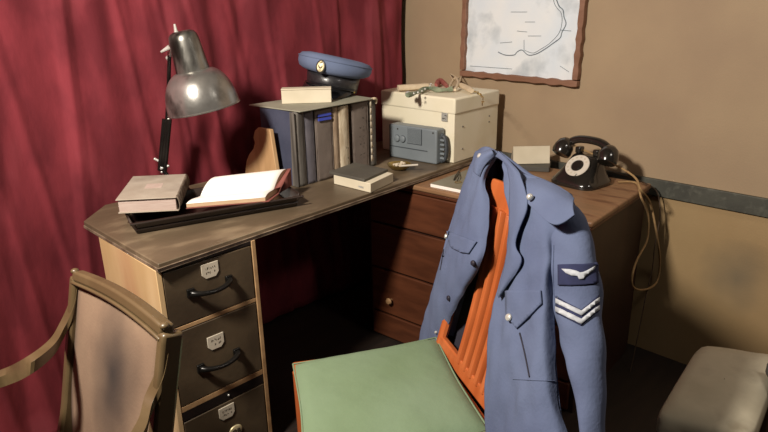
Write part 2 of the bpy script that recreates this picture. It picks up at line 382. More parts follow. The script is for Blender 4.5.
for z0, z1 in ((.51, .686), (.272, .50), (.03, .262), (-.105, .02)):
    d = MB().slab([dpt(.03, .016, z0), dpt(dl-.03, .016, z0), dpt(dl-.03, -.0, z0), dpt(.03, 0, z0)], (0, 0, z1-z0)).build('drawer', 'mahog', dr, bevel=.005, seg=3)
    if z0 == .03:
        for s in (.15, .965):
            R4 = Matrix.Translation(dpt(s, 0, .115)) @ (DR.to_4x4() @ Matrix.Rotation(math.pi/2, 4, 'X'))
            MB().lathe([(.006, 0), (.006, .010), (.014, .016), (.017, .024), (.013, .031), (0, .033)], 20, R4).build('knob', 'ledge', d)

# ================================================================ things on the desk
Z0 = .761
# --- letter tray
tr_ = thing('letter_tray', 'long low dark lacquered tray near the near corner of the desk, holding two books', 'tray')
tc, tR = frame((.79, 2.03, Z0), (.961, -.277, 0)); TL_, TD = .605, .30
def tp(x, y, z): return tc + tR @ V((x, y, z))
MB().slab([tp(0.02, .015, 0), tp(TL_-.02, .015, 0), tp(TL_-.02, TD-.02, 0), tp(.02, TD-.02, 0)], (0, 0, .006)).build('base', 'tray', tr_, bevel=.002)
def wallq(a0, a1, i0, i1, h, lean):
    return MB().add([tp(*a0, 0), tp(*a1, 0), tp(*i1, 0), tp(*i0, 0), tp(a0[0]+lean[0], a0[1]+lean[1], h), tp(a1[0]+lean[0], a1[1]+lean[1], h), tp(i1[0]+lean[0], i1[1]+lean[1], h), tp(i0[0]+lean[0], i0[1]+lean[1], h)],
                    [(0, 3, 2, 1), (4, 5, 6, 7), (0, 1, 5, 4), (1, 2, 6, 5), (2, 3, 7, 6), (3, 0, 4, 7)])
wallq((0.01, .012), (TL_-.01, .012), (.01, .021), (TL_-.01, .021), .042, (0, -.02)).build('front_wall', 'tray', tr_, bevel=.002)
wallq((0.01, TD-.021), (TL_-.01, TD-.021), (.01, TD-.012), (TL_-.01, TD-.012), .05, (0, .02)).build('back_wall', 'tray', tr_, bevel=.002)
wallq((.008, .012), (.008, TD-.012), (.017, .012), (.017, TD-.012), .042, (-.02, 0)).build('side_wall', 'tray', tr_, bevel=.002)
wallq((TL_-.017, .012), (TL_-.017, TD-.012), (TL_-.008, .012), (TL_-.008, TD-.012), .05, (.02, 0)).build('side_wall', 'tray', tr_, bevel=.002)
MB().tube([tp(-.012, -.014, .045), tp(TL_+.012, -.014, .045)], .005, 8).build('rim', 'tray', tr_)
MB().tube([tp(.005, .002, .018), tp(TL_-.005, .002, .018)], .004, 8).build('rib', 'tray', tr_)

# --- old closed book on the tray
bk = thing('old_book', 'thick old book with a faded grey-brown cover lying closed on the tray end', 'book')
bc, bR = frame((.789, 2.150, .812), (.783, -.622, 0)); 
bdv = V((.56, .828, 0)).normalized(); bex = V((.783, -.622, 0))
def bp(x, y, z): return bc + bex*x + bdv*y + UP*z
bw, bd_, bt = .206, .325, .052
MB().slab([bp(.004, .004, .003), bp(bw-.003, .004, .003), bp(bw-.003, bd_-.004, .003), bp(.004, bd_-.004, .003)], (0, 0, bt-.006)).build('page_block', 'pink', bk, bevel=.002)
MB().slab([bp(0, 0, 0), bp(bw, 0, 0), bp(bw, bd_, 0), bp(0, bd_, 0)], (0, 0, .004)).build('back_cover', 'cover', bk, bevel=.0015)
fc = MB().slab([bp(-.002, -.003, bt-.003), bp(bw, -.003, bt-.003), bp(bw, bd_, bt-.003), bp(-.002, bd_, bt-.003)], (0, 0, .004)).build('front_cover', 'cover', bk, bevel=.0015)
MB().slab([bp(bw*.36, bd_*.40, bt+.001), bp(bw*.66, bd_*.40, bt+.001), bp(bw*.66, bd_*.60, bt+.001), bp(bw*.36, bd_*.60, bt+.001)], (0, 0, .0004)).build('title_label', 'pink', fc)
rows = []
for i in range(13):
    a = -math.pi/2+math.pi*i/12
    rows.append([bp(bw-.001+.010*math.cos(a)+.003*noise.noise(V((i, j*.7, 2))), bd_*j/20, bt/2+bt/2*math.sin(a)) for j in range(21)])
MB().grid(rows).build('spine', 'spine', bk, solid=.003)

# --- open book
ob = thing('open_book', 'open book with bright white pages lying across the tray', 'book')
g0, g1 = V((1.070, 2.072, .830)), V((1.305, 1.930, .834))
fa, fb = V((.992, 2.035, .826)), V((1.232, 1.885, .826))
ba, bb = atz(217, 177, .875), atz(287, 169, .880)
def obrows(h):
    rows = []
    for i in range(15):
        u = i/14
        if u < .36: k = u/.36; a = fa.lerp(g0, k); b_ = fb.lerp(g1, k); z = .010*math.sin(math.pi*k)*(1-k)
        else:
            k = (u-.36)/.64; a = g0.lerp(ba, k); b_ = g1.lerp(bb, k); z = .020*math.sin(math.pi*min(k*1.0, 1))**.8
        rows.append([a.lerp(b_, j/8)+V((0, 0, z+h)) for j in range(9)])
    return rows
top = obrows(0); base = [[V((p.x, p.y, .812)) for p in r] for r in top]
m = MB()
m.grid(top)
pgo = m.build('open_page', 'page', ob, solid=.0012, sharp=60)
m = MB(); below = [[p-V((0, 0, .0015)) for p in r] for r in top]
n0, n1 = len(top), len(top[0])
m.grid(below); m.grid([r[::-1] for r in base])
for seq in ([(i, 0) for i in range(n0)], [(i, n1-1) for i in range(n0)], [(0, j) for j in range(n1)], [(n0-1, j) for j in range(n1)]):
    m.grid([[below[i][j] for i, j in seq], [base[i][j] for i, j in seq]])
m.build('page_block', 'pageedge', ob, sharp=40)
off = V((.006, -.004, -.002)); m = MB()
m.slab([V((p.x, p.y, .808)) for p in (fa+V((-.006, -.004, 0)), fb+V((.010, -.010, 0)), bb+V((.014, .004, 0)), ba+V((-.004, .01, 0)))], (0, 0, .0035))
m.build('cover', 'maroon', ob, bevel=.001)
m = MB(); q = V((.012, -.008, 0))
m.add([bb+q, g1+q+V((.015, .0, .004)), fb+q*1.1+V((0.05, 0.03, -.006)), V((bb.x, bb.y, .812))+q, V((g1.x, g1.y, .812))+q, bb, g1+V((0, 0, .0)), V((bb.x, bb.y, .812))],
      [(0, 1, 4, 3), (5, 0, 3, 7), (0, 5, 6, 1), (7, 3, 4)])
m.build('cover_flap', 'maroon', ob, solid=.003)

# --- desk lamp
LD = 1.13*FW.x+2.40*FW.y
lp = thing('desk_lamp', 'worn metal desk lamp with a dented dome shade on a jointed arm', 'lamp')
LB = V((1.13, 2.40, Z0))
MB().lathe([(0, 0), (.062, 0), (.064, .008), (.055, .020), (.022, .028), (.016, .05), (0, .05)], 32, Matrix.Translation(LB)).build('base', 'black', lp)
def L(x, y, d=0): return atd(x, y, LD+d)
p0 = L(161.5, 182); p1 = L(162, 168); p2 = L(167, 119); p3 = L(169.5, 52, -.03); 
ar = MB(); ar.tube([LB+V((0, 0, .03)), p1], .009, 12)
ar.build('stem', 'black', lp)
side = (L(180, 100)-L(160, 100)).normalized()
la = MB()
for s in (-1, 1): la.tube([p1+side*.011*s+V((0, 0, -.01)), p2+side*.011*s], .009, 12)
la.tube([p1, p2], .008, 8)
la.build('lower_arm', 'black', lp)
up_ = MB(); up_.tube([p2, L(168.5, 92, -.01), p3], .0075, 10); up_.build('upper_arm', 'black', lp)
for p, r in ((p1, .010), (p2+side*.006, .007), (L(155, 159), .006), (L(162, 172), .006), (L(168, 166), .006), (L(168, 58, -.02), .009)):
    MB().ball(p, r).build('joint_screw', 'silver', lp)
MB().tube([L(155, 159), L(168, 166)], .005, 8).build('joint_pin', 'silver', lp)
# head: axis runs from the neck down to the shade
HD = -.10
axt, axb = L(181.5, 32, HD), L(206, 114, HD+.012)
ax = (axb-axt).normalized(); Lh = (axb-axt).length
HM = Matrix.Translation(axt) @ (frame((0, 0, 0), ax.orthogonal(), ax)[1].to_4x4())
k = Lh/.36
nk = MB().lathe([(0, -.004), (.030, -.004), (.044, .002), (.052, .012), (.056, .03), (.060, .10), (.064, .150), (.060, .160)], 40, HM).build('neck', 'lampneck', lp)
R_ = .138; rim_z = Lh-.028
prof = [(.050, .138)]
for i in range(15):
    a = i/14*math.pi/2; prof.append((.052+(R_-.052)*math.sin(a), .142+(rim_z-.142)*(1-math.cos(a))))
inner = [(r_-.003, z) for r_, z in prof][::-1]
sh = MB().lathe(prof+[(R_+.003, rim_z+.002), (R_+.002, rim_z+.006), (R_-.003, rim_z+.004)]+inner, 56, HM).build('lamp_shade', 'lamp', lp)
bu = MB().lathe([(0, rim_z+.02), (.012, rim_z+.018), (.026, rim_z), (.030, rim_z-.022), (.024, rim_z-.048), (.014, rim_z-.07), (.014, .12)], 24, HM).build('bulb', 'ivory', lp)
wn = MB(); wn.tube([L(176.5, 34, HD), L(174.5, 24, HD)], [.008, .004], 10); wn.ball(L(176.5, 33, HD), .010); wn.build('top_nut', 'silver', lp)
wn = MB(); wn.tube([L(170, 47, HD+.03), L(161, 52, HD+.03)], [.010, .004], 10); wn.tube([L(172, 46, HD+.02), L(169, 60, 0)], .008, 8); wn.build('wing_nut', 'silver', lp)

# --- the wooden bracket leaning on the ledger
WX = 1.499
pr_ = [(249.5, 172), (250, 160), (253, 153), (257, 148), (258.5, 142), (257, 137), (258.5, 130), (261.5, 127), (273.5, 129), (280.5, 172)]
pl_ = [atx(x, y, WX) for x, y in pr_]
pl_[0].z = pl_[-1].z = Z0; pl_[0].y += .012; pl_[-1].y -= .008
o = MB().slab([p-V((.020, 0, 0)) for p in pl_], (.02, 0, 0)).build('wooden_bracket', 'bracket', bevel=.003)
tag(o, 'small curved bare wood bracket standing against the navy ledger', 'bracket')

# --- standing books
BY = 2.085
def std_book(x0, x1, h, depth, cov, sp, name, label, y0=BY, round_=.004, lean=0, marks=None, cat='book', grp=None, bands=()):
    t = thing(name, label, cat, grp); th = x1-x0
    def q(x, y, z): return V((x0+x+lean*z, y0+y, Z0+z))
    MB().slab([q(.004, .012, .004), q(th-.004, .012, .004), q(th-.004, depth-.006, .004), q(.004, depth-.006, .004)], q(0, 0, h-.008)-q(0, 0, 0)).build('page_block', 'pageedge', t)
    for a in (0, th-.0035): MB().slab([q(a, .006, 0), q(a+.0035, .006, 0), q(a+.0035, depth, 0), q(a, depth, 0)], q(0, 0, h)-q(0, 0, 0)).build('cover', cov, t, bevel=.001)
    rows = []
    for i in range(9):
        u = i/8; rows.append([q(th*u, .007-round_*math.sin(math.pi*u)+.0015*noise.noise(V((i, j*.9, x0*50))), h*j/24) for j in range(25)])
    s = MB().grid(rows).build('spine', sp, t, solid=.002, off=1, sharp=60)
    for (za, zb, m_) in bands:
        MB().slab([q(th*.12, -.0025-round_*.6, za), q(th*.88, -.0025-round_*.6, za), q(th*.88, -.0025-round_*.6, zb), q(th*.12, -.0025-round_*.6, zb)], (0, .004, 0)).build('spine_label', m_, s)
    if marks:
        w = MB()
        for zc in marks: scribble(w, q(th*.3, -.003-round_, zc), (1, 0, 0), (0, 0, 1), th*.4, .022, (0, -1, 0), 2, .0022)
        w.build('lettering', 'inkdark', s)
    return t
std_book(1.533, 1.592, .322, .245, 'bluebook', 'greyspine', 'ledger', 'thick navy ledger with a striped grey spine, nearest the lamp', round_=.010)
std_book(1.595, 1.640, .318, .235, 'slate', 'slate', 'ledger', 'slate ledger with a pale crease, second in the standing row', lean=0)
std_book(1.650, 1.745, .316, .235, 'taupe', 'taupe', 'ledger', 'wide taupe ledger with two blue bands near the top of its spine', bands=((.268, .279, 'label_blue'), (.286, .296, 'label_blue')), round_=.002)
std_book(1.750, 1.779, .318, .22, 'beige', 'beige', 'thin_book', 'thin beige book between the blue-banded ledger and the tattered cream spine')
std_book(1.782, 1.842, .316, .225, 'beige', 'creamspine', 'tattered_book', 'book with a tattered cream spine in the standing row', marks=(.05, .09, .14), round_=.008)
std_book(1.872, 1.972, .322, .24, 'taupe', 'taupe', 'ledger', 'broad taupe ledger with a column of dark letters down its spine', marks=(.30, .255, .215, .175, .135, .09), round_=.002, y0=BY+.01)
std_book(1.978, 2.030, .318, .22, 'greyspine', 'greyspine', 'ragged_ledger', 'grey ledger with ragged pale edges at the radio end of the row', y0=BY+.02, round_=.006)
wpc = MB()
for zz in range(9): wpc.add([(1.977+random.uniform(-.002, .002), BY+.006, Z0+.03+zz*.032), (1.986+random.uniform(0, .006), BY+.004, Z0+.035+zz*.032), (1.984, BY+.004, Z0+.06+zz*.032), (1.977, BY+.006, Z0+.062+zz*.032)], [(0, 1, 2, 3)])
wpc.build('torn_paper', 'stub', bpy.data.objects['ragged_ledger'], solid=.001)
std = MB(); std.tube(spline([(1.985, BY+.02, Z0+.320), (2.0, BY+.0, Z0+.327), (2.022, BY+.01, Z0+.318), (2.028, BY+.02, Z0+.300)], 14), [.006]*14, 7); std.build('torn_strap', 'creamroll', bpy.data.objects['ragged_ledger'])
MB().slab([(1.5305, 2.079, Z0+.001), (1.5305, 2.118, Z0+.001), (1.5305, 2.108, Z0+.321), (1.5305, 2.079, Z0+.321)], (.002, 0, 0)).build('spine_wrap', 'greyspine', bpy.data.objects['ledger'])
ZB = Z0+.3235
o = MB().slab([(1.545, 2.055, ZB), (2.0, 2.085, ZB), (2.02, 2.40, ZB), (1.515, 2.385, ZB)], (0, 0, .005)).build('card_sheet', 'board', bevel=.0015)
tag(o, 'stiff grey card lying flat across the tops of the standing books', 'board')
ZP = ZB+.0058
wb = thing('small_white_box', 'small cream cardboard box under the cap, on the grey card', 'box')
wc, wR = frame((1.622, 2.262, ZP), (.985, -.17, 0))
# front face toward the camera's left
a0, a1 = atz(282, 104, ZP), atz(330.5, 100, ZP)
e_ = (a1-a0).normalized(); w_ = (a1-a0).length
pd = ray(300, 95); pd = V((pd.x, pd.y, 0)).normalized(); pd = Matrix.Rotation(-.06, 3, 'Z') @ pd; e_ = V((pd.y, -pd.x, 0)); a1 = a0+e_*w_*.96
MB().slab([a0, a1, a1+pd*.062, a0+pd*.062], (0, 0, .058)).build('body', 'boxwhite', wb, bevel=.002)
MB().slab([a0-e_*.001-pd*.001+UP*.059, a1+e_*.001-pd*.001+UP*.059, a1+pd*.063+e_*.001+UP*.059, a0+pd*.063-e_*.001+UP*.059], (0, 0, .006)).build('lid', 'boxwhite', wb, bevel=.002)

# --- peaked cap
cp = thing('peaked_cap', 'blue-grey peaked service cap with a black band and gilt badge', 'cap')
CC = atd(331.5, 84, 3.03); CC.z = Z0+.3235+.0058+.026
ffwd = (V((0, 0, 0))+(-FW)*1.0+(-RT)*.30).normalized()       # where the cap looks: toward the camera, a little to its side
rgt = ffwd.cross(UP).normalized()
tilt = Matrix.Rotation(math.radians(11), 3, FW) 
CR = tilt @ Matrix((ffwd.cross(UP)*-1, -ffwd*-1*-1, UP)).transposed()
def capm(x, y, z):  # x to the wearer's left seen from front, y forwards, z up
    l = V((0, 0, 0)) + (UP.cross(ffwd))*x + ffwd*y + UP*z
    return CC + tilt @ l*1.07
def ring(rx, ry, z, zf=0, cy=0, n=56):
    return [capm(rx*math.cos(2*math.pi*i/n), cy+ry*math.sin(2*math.pi*i/n), z+zf*math.sin(2*math.pi*i/n)) for i in range(n+1)]
bandr = [ring(.112, .122, 0), ring(.114, .124, .035), ring(.118, .128, .073, .003)]
MB().grid(bandr).build('band', 'mohair', cp, solid=.003)
cr = [ring(.117, .127, .071, .003), ring(.140, .148, .076, .004), ring(.158, .164, .086, .006), ring(.165, .170, .104, .010), ring(.164, .169, .124, .014), ring(.152, .158, .137, .016), ring(.12, .126, .143, .015), ring(.05, .06, .141, .01), ring(.001, .001, .141, 0)]
MB().grid(cr).build('crown', 'cap', cp, sharp=80)
pip = MB(); pip.tube(ring(.1655, .1705, .124, .0145), .0025, 6, caps=False); pip.build('piping', 'cap', cp)
rows = []
for i in range(9):
    u = i/8; row = []
    for j in range(25):
        a = math.radians(18+144*j/24); s = math.sin(math.pi*j/24)**.7
        rx, ry = .115, .124
        row.append(capm((rx+.008*u)*math.cos(a), ry*math.sin(a)+.055*u*s, .016-.040*u*s-.004*u))
    rows.append(row)
MB().grid(rows).build('peak', 'patent', cp, solid=.003)
st_ = MB(); st_.tube([capm(.119*math.cos(math.radians(a)), .128*math.sin(math.radians(a)), .024+.006*math.sin(math.radians(a*2-90))) for a in range(14, 168, 7)], .0055, 8, flat=.5); st_.build('chin_strap', 'patent', cp)
for a in (14, 166):
    MB().ball(capm(.12*math.cos(math.radians(a)), .129*math.sin(math.radians(a)), .012), .006).build('strap_button', 'brass', cp)
bpos = capm(.0, .146, .064); bn = (tilt @ (ffwd*.95+UP*.10)).normalized()
BM = Matrix.Translation(capm(-.0, .174, .108)) @ frame((0, 0, 0), (tilt @ UP.cross(ffwd)), bn)[1].to_4x4()
bm_ = MB().lathe([(0, .003), (.021, .003), (.024, .001), (.024, -.012)], 28, BM, .95, 1.25).build('badge_backing', 'mohair', cp)
bg = MB(); bg.lathe([(0, .006), (.016, .006), (.0185, .004), (.0185, .002)], 28, BM, .95, 1.25)
bg.ball(BM @ V((0, .021, .006)), .0075, (1, 1, .8)); bg.build('badge', 'badge', cp)
ew = MB()
for s in (-1, 1): ew.slab([BM @ V(p) for p in ((0, -.004, .0063), (s*.011, .007, .0063), (s*.010, 0, .0063), (s*.004, -.010, .0063))], (BM.to_3x3() @ V((0, 0, .001))))
ew.build('eagle_emblem', 'ink', bg and bpy.data.objects['badge'])

# --- flat box in front of the books
fb_ = thing('flat_box', 'shallow pale box with a charcoal lid lying in front of the books', 'box')
q0, q1, q2, q3 = V((1.672, 2.010, Z0)), V((1.684, 1.790, Z0)), V((1.866, 1.836, Z0)), V((1.856, 2.045, Z0))
MB().slab([q0, q1, q2, q3], (0, 0, .040)).build('body', 'boxwhite', fb_, bevel=.002)
sh_ = V((.006, .030, 0))
MB().slab([p+UP*.0405+V((-.002, .028, 0)) for p in (q0, q1+V((.0, .006, 0)), q2+V((.004, .006, 0)), q3)], (0, 0, .012)).build('lid', 'charcoal', fb_, bevel=.002)
MB().slab([q1+V((.004, .04, .012))+V((-.008, 0, 0)), q1+V((-.004, .07, .012)), q1+V((-.004, .07, .020)), q1+V((-.004, .04, .020))], (.006, 0, 0)).build('catch', 'silver', fb_)

# --- dish
DM = Matrix.Translation(atz(402, 170, Z0+.004)+V((0.012, .03, -.004)))
ds = MB().lathe([(0, .004), (.024, .004), (.046, .016), (.056, .027), (.058, .027), (.048, .012), (.028, .0), (0, 0)], 32, DM).build('brass_dish', 'dish')
tag(ds, 'small shallow brass dish beside the radio', 'dish')
pc = MB()
for i in range(9):
    a = i*2.4; r = .008+.004*i; p = DM @ V((r*.8*math.cos(a), r*.8*math.sin(a), .020+.003*(i % 3)))
    pc.ball(p, .010+.003*(i % 2), (1, .7, .6), 8)
tag(pc.build('crumpled_wrappers', 'stub'), 'pale crumpled scraps heaped in the brass dish', 'scraps')
bpy.data.objects['crumpled_wrappers']['kind'] = 'stuff'
g = MB(); p = atz(413, 165, Z0+.030); g.tube([p+V((-.05, .03, 0)), p+V((.012, -.02, .002))], .0045, 8)
tag(g.build('pencil_stub', 'ivory'), 'short pale stub lying across the rim of the brass dish', 'pencil')

# --- radio
rd = thing('portable_radio', 'blue-grey portable radio with a square grille and two knobs', 'radio')
ra, rb = V((2.222, 1.893, Z0)), V((2.196, 2.190, Z0)); ex = (ra-rb).normalized(); ey = V((-ex.y, ex.x, 0))
if ey.x < 0: ey = -ey
rw = (ra-rb).length; rh = .170; rdp = .068
def rp(x, y, z): return rb+ex*x+ey*y+UP*z
MB().slab([rp(0, 0, 0), rp(rw, 0, 0), rp(rw, rdp, 0), rp(0, rdp, 0)], (0, 0, rh)).build('case', 'radio', rd, bevel=.008, seg=3)
gx = rw*.40
gr_ = MB().slab([rp(gx, -.0001, rh*.49), rp(gx+.092, -.0001, rh*.49), rp(gx+.092, -.0001, rh*.955), rp(gx, -.0001, rh*.955)], -ey*.0010).build('grille', 'radiodark', rd)
MB().slab([rp(gx+.001, -.001, rh*.515), rp(gx+.087, -.001, rh*.515), rp(gx+.087, -.001, rh*.95), rp(gx+.001, -.001, rh*.95)], -ey*.0022).build('grille_face', 'radio', gr_)
m = MB()
for i in range(15): x = gx+.006+i*.0054; m.slab([rp(x, -.003, rh*.53), rp(x+.0016, -.003, rh*.53), rp(x+.0016, -.003, rh*.935), rp(x, -.003, rh*.935)], -ey*.0006)
m.build('grille_slot', 'radiodark', gr_)
for x in (.19, .31):
    KM = Matrix.Translation(rp(rw*x, 0, rh*.60)) @ frame((0, 0, 0), ex, -ey)[1].to_4x4()
    kb = MB().lathe([(.017, 0), (.016, .008), (.013, .010), (0, .010)], 24, KM).build('knob', 'radio', rd)
    MB().lathe([(.0185, 0), (.0185, .0015), (0, .0015)], 24, KM).build('dial', 'radiodark', kb)
m = MB(); m.slab([rp(rw*.02, .0, rh*.335), rp(rw*.82, .0, rh*.335), rp(rw*.82, 0, rh*.36), rp(rw*.02, 0, rh*.36)], -ey*.0015); m.build('groove', 'radiodark', rd)
for x, z in ((.2, .88), (.93, .9)): MB().lathe([(.004, 0), (.004, .002), (0, .002)], 12, Matrix.Translation(rp(rw*x, 0, rh*z)) @ frame((0, 0, 0), ex, -ey)[1].to_4x4()).build('screw', 'inkdark', rd)
m = MB(); pts = spline([rp(rw-.002, rdp*.6, rh*.80), rp(rw+.020, rdp*.62, rh*.76), rp(rw+.030, rdp*.62, rh*.45), rp(rw+.022, rdp*.62, rh*.12), rp(rw-.002, rdp*.6, rh*.08)], 20)
m.tube(pts, .008, 8, flat=1.6, side=ex); m.build('handle', 'radiodark', rd)
m = MB()
for i in range(5): m.box(rp(rw+.008, rdp*.55, rh*(.16+.13*i)), (.016, .03, .010))
m.build('rib', 'radio', rd, bevel=.002)

# --- cream storage case
cs = thing('storage_case', 'cream painted square case with a fitted lid against the tan wall', 'case')
sa, sb, sc_, sd = V((2.300, 1.850, Z0)), V((2.680, 1.868, Z0)), V((2.670, 2.37, Z0)), V((2.300, 2.342, Z0))
MB().slab([sa, sb, sc_, sd], (0, 0, .30)).build('body', 'cream', cs, bevel=.004)
ctr = (sa+sc_)/2
big = [ctr+(p-ctr)*1.02 for p in (sa, sb, sc_, sd)]
ld = MB().slab([V((p.x, p.y, Z0+.236)) for p in big], (0, 0, .078)).build('lid', 'cream', cs, bevel=.009, seg=3)
pl = atx(444.5, 117, 2.2945)
lk = MB().box((2.2945, pl.y, pl.z), (.004, .036, .042)).build('clasp_plate', 'silver', cs, bevel=.001)
m = MB(); scribble(m, (2.292, pl.y+.014, pl.z+.014), (0, -1, 0), (0, 0, 1), .028, .028, (-1, 0, 0), 4, .003, 2); m.build('lettering', 'inkdark', lk)
for x, z in ((2.37, .17), (2.37, .06), (2.60, .19), (2.60, .16)): MB().ball((x, sa.y+.001+(x-2.3)*.05, Z0+z), .005).build('rivet', 'lampneck', cs)

# --- belt heap on the case
ZL = Z0+.3145
bt_ = thing('webbing_belt', 'tangled cream and green webbing belt with metal fittings on the cream case', 'belt')
def zt(x, y, h=.0): return atz(x, y, ZL+h)
MB().tube([zt(398, 88, .020), zt(428, 86, .022)], [.017, .016], 12, flat=.8).build('cream_roll', 'creamroll', bt_)
MB().tube(spline([zt(407, 95.5, .014), zt(418, 92, .014), zt(428, 88, .016), zt(440, 90, .014), zt(452, 89, .016)], 24), [.011+.003*math.sin(i*.9) for i in range(24)], 10, flat=.7).build('green_strap', 'webgreen', bt_)
MB().ball(zt(408, 93.5, .016), .014, (1, 1, .9)).build('metal_tip', 'silver', bt_)
for x, y in ((414, 93.5), (418, 92.3), (422, 91), (425, 89), (430, 86), (431, 84)): MB().ball(zt(x, y, .024), .0055).build('metal_stud', 'silver', bt_)
MB().tube(spline([zt(436, 85, .016), zt(440, 81, .022), zt(445, 84, .018), zt(448, 88, .014)], 10), [.010, .014, .017, .018, .018, .017, .016, .014, .012, .008], 10, flat=.7).build('red_pouch', 'red', bt_)
m = MB(); m.tube(spline([zt(449, 88, .012), zt(452, 82, .022), zt(456, 78, .040), zt(458, 83, .030), zt(455, 90, .012)], 18), .007, 8)
m.tube(spline([zt(453, 80, .035), zt(450, 74, .05), zt(456, 77, .04)], 8), .003, 6); m.tube(spline([zt(456, 80, .03), zt(461, 76, .045), zt(459, 83, .03)], 8), .003, 6)
m.build('knotted_tie', 'creamroll', bt_)
MB().tube(spline([zt(460, 85, .022), zt(466, 87.5, .018), zt(472, 91, .016)], 8), [.013, .015, .015, .015, .015, .015, .014, .012], 10, flat=.8).build('cream_slide', 'creamroll', bt_)
m = MB()
pts = spline([zt(473, 91, .014), zt(478, 93, .012), zt(481, 95, .010), zt(483, 99, .006), zt(482.3, 104, .006)], 9)
for i, p in enumerate(pts):
    nx_ = pts[min(i+1, 8)]-pts[max(i-1, 0)]
    Fm = Matrix.Translation(p) @ frame((0, 0, 0), nx_, UP if i % 2 else RT)[1].to_4x4()
    m.tube([Fm @ V((.009*math.cos(a*.628), .006*math.sin(a*.628), 0)) for a in range(11)], .002, 6)
m.build('chain', 'brass', bt_)

# ================================================================ things on the dresser
ZD = .7305
pad = thing('writing_pad', 'large grey-green writing pad with white page edges, partly under the tunic', 'pad')
pc0 = [V((1.995, 1.733)), V((2.015, 1.50)), V((2.36, 1.53)), V((2.34, 1.763))]
P3 = [V((p.x, p.y, ZD)) for p in pc0]
MB().slab(P3, (0, 0, .014)).build('page_block', 'page', pad, bevel=.001)
MB().slab([p+UP*.0145 for p in P3], (0, 0, .002)).build('cover', 'padcover', pad)
gl = thing('spectacles', 'dark wire spectacles lying on the grey-green writing pad', 'spectacles')
zg = ZD+.020
m = MB(); m.tube(spline([atz(454, 180, zg), atz(456, 175.5, zg+.004), atz(459, 171, zg+.004), atz(463, 168, zg+.002)], 12), .003, 6)
m.tube(spline([atz(459, 172, zg), atz(459, 177, zg+.008), atz(457, 181, zg)], 8), .0022, 6); m.build('temple_arm', 'black', gl)
m = MB(); c0 = atz(458, 182, zg); m.tube([c0+V((.016*math.cos(a*.5236), .013*math.sin(a*.5236), 0)) for a in range(13)], .0013, 6); m.build('lens_rim', 'brass', gl)

fo = thing('document_folder', 'dark grey folder lying between the writing pad and the telephone', 'folder')
fpts = [atz(516, 168, ZD), atz(546, 171, ZD), atz(552, 160, ZD), atz(519, 157, ZD)]
fpts = [V((2.470, 1.64, ZD)), V((2.555, 1.475, ZD)), V((2.68, 1.54, ZD)), V((2.70, 1.71, ZD))]
MB().slab(fpts, (0, 0, .022)).build('cover', 'folder', fo, bevel=.002)
cd = thing('index_card', 'small cream card propped on the dark grey folder', 'card')
ca, cb_ = atd(513.5, 157.5, 2.92), atd(550, 158, 2.92); 
ca.z = cb_.z = ZD+.0245
hh = .083
MB().slab([ca, cb_, cb_+V((.012, .012, hh)), ca+V((.012, .012, hh))], (.0025, .002, 0)).build('card', 'boxwhite', cd)
MB().slab([ca+V((.05, .05, 0)), cb_+V((.05, .05, 0)), cb_+V((.012, .012, hh)), ca+V((.012, .012, hh))], (.0025, .002, 0)).build('fold_flap', 'card', cd)

# --- telephone
ph = thing('telephone', 'black rotary dial telephone on the end of the dresser', 'telephone')
PC = V((2.485, 1.245, ZD)); pf = V((-.93, -.36, 0)).normalized(); pr2 = UP.cross(pf)   # pf: where the dial looks
pf = V((-.975, .10, 0)).normalized(); pr2 = UP.cross(pf); KS = 1.24
PC = V((2.49, 1.275, ZD))
def pp(x, y, z): return PC+(pr2*x+pf*y+UP*z)*KS
def sqring(w, d, z, cy=0, n=40, e=4):
    out = []
    for i in range(n):
        a = 2*math.pi*i/n; c_, s_ = math.cos(a), math.sin(a)
        r = 1/((abs(c_)**e+abs(s_)**e)**(1/e)); out.append(pp(w*c_*r, cy+d*s_*r, z))
    return out+[out[0]]
rows = [sqring(.002, .002, 0), sqring(.088, .086, 0), sqring(.090, .088, .008), sqring(.086, .084, .018), sqring(.080, .078, .024), sqring(.070, .066, .040, -.006), sqring(.058, .046, .070, -.018), sqring(.050, .032, .094, -.028), sqring(.044, .024, .100, -.03), sqring(.002, .002, .100, -.03)]
MB().grid(rows).build('body', 'bakelite', ph, sharp=50)
dn = (pf*.72+UP*.69).normalized(); dc = pp(0, .028, .066)
DMx = Matrix.Translation(dc) @ frame((0, 0, 0), pr2, dn)[1].to_4x4() @ Matrix.Scale(KS*1.12, 4)
dm = MB().lathe([(.040, -.02), (.042, .0), (.040, .004), (0, .004)], 40, DMx).build('dial_mount', 'bakelite', ph)
MB().lathe([(.020, .0045), (.022, .0065), (.038, .0065), (.0395, .0045)], 40, DMx).build('number_ring', 'ivory', dm)
MB().lathe([(0, .009), (.016, .009), (.020, .006), (.020, .004)], 32, DMx).build('dial_centre', 'bakelite', dm)
m = MB()
for i in range(10):
    a = math.radians(35+i*28); m.lathe([(0, .0072), (.0034, .0072), (.0036, .006)], 12, DMx @ Matrix.Translation((.0302*math.cos(a), .0302*math.sin(a), 0)))
m.build('finger_hole', 'card', dm)
m = MB(); m.tube([DMx @ V((.016, -.030, .010)), DMx @ V((.012, -.040, .010))], .0022, 6); m.build('finger_stop', 'silver', dm)
for s in (-1, 1):
    m = MB(); m.box(pp(s*.036, -.030, .112), (.027, .037, .030), Matrix((pr2, pf, UP)).transposed()); m.build('cradle', 'bakelite', ph, bevel=.006)
hs = MB()
hpts = spline([pp(-.088, -.024, .118), pp(-.066, -.03, .140), pp(-.03, -.034, .150), pp(.03, -.034, .150), pp(.066, -.03, .140), pp(.088, -.024, .118)], 24)
hs.tube(hpts, [.021-.003*math.sin(math.pi*i/23) for i in range(24)], 14, flat=.85)
hso = hs.build('handset', 'bakelite', ph)
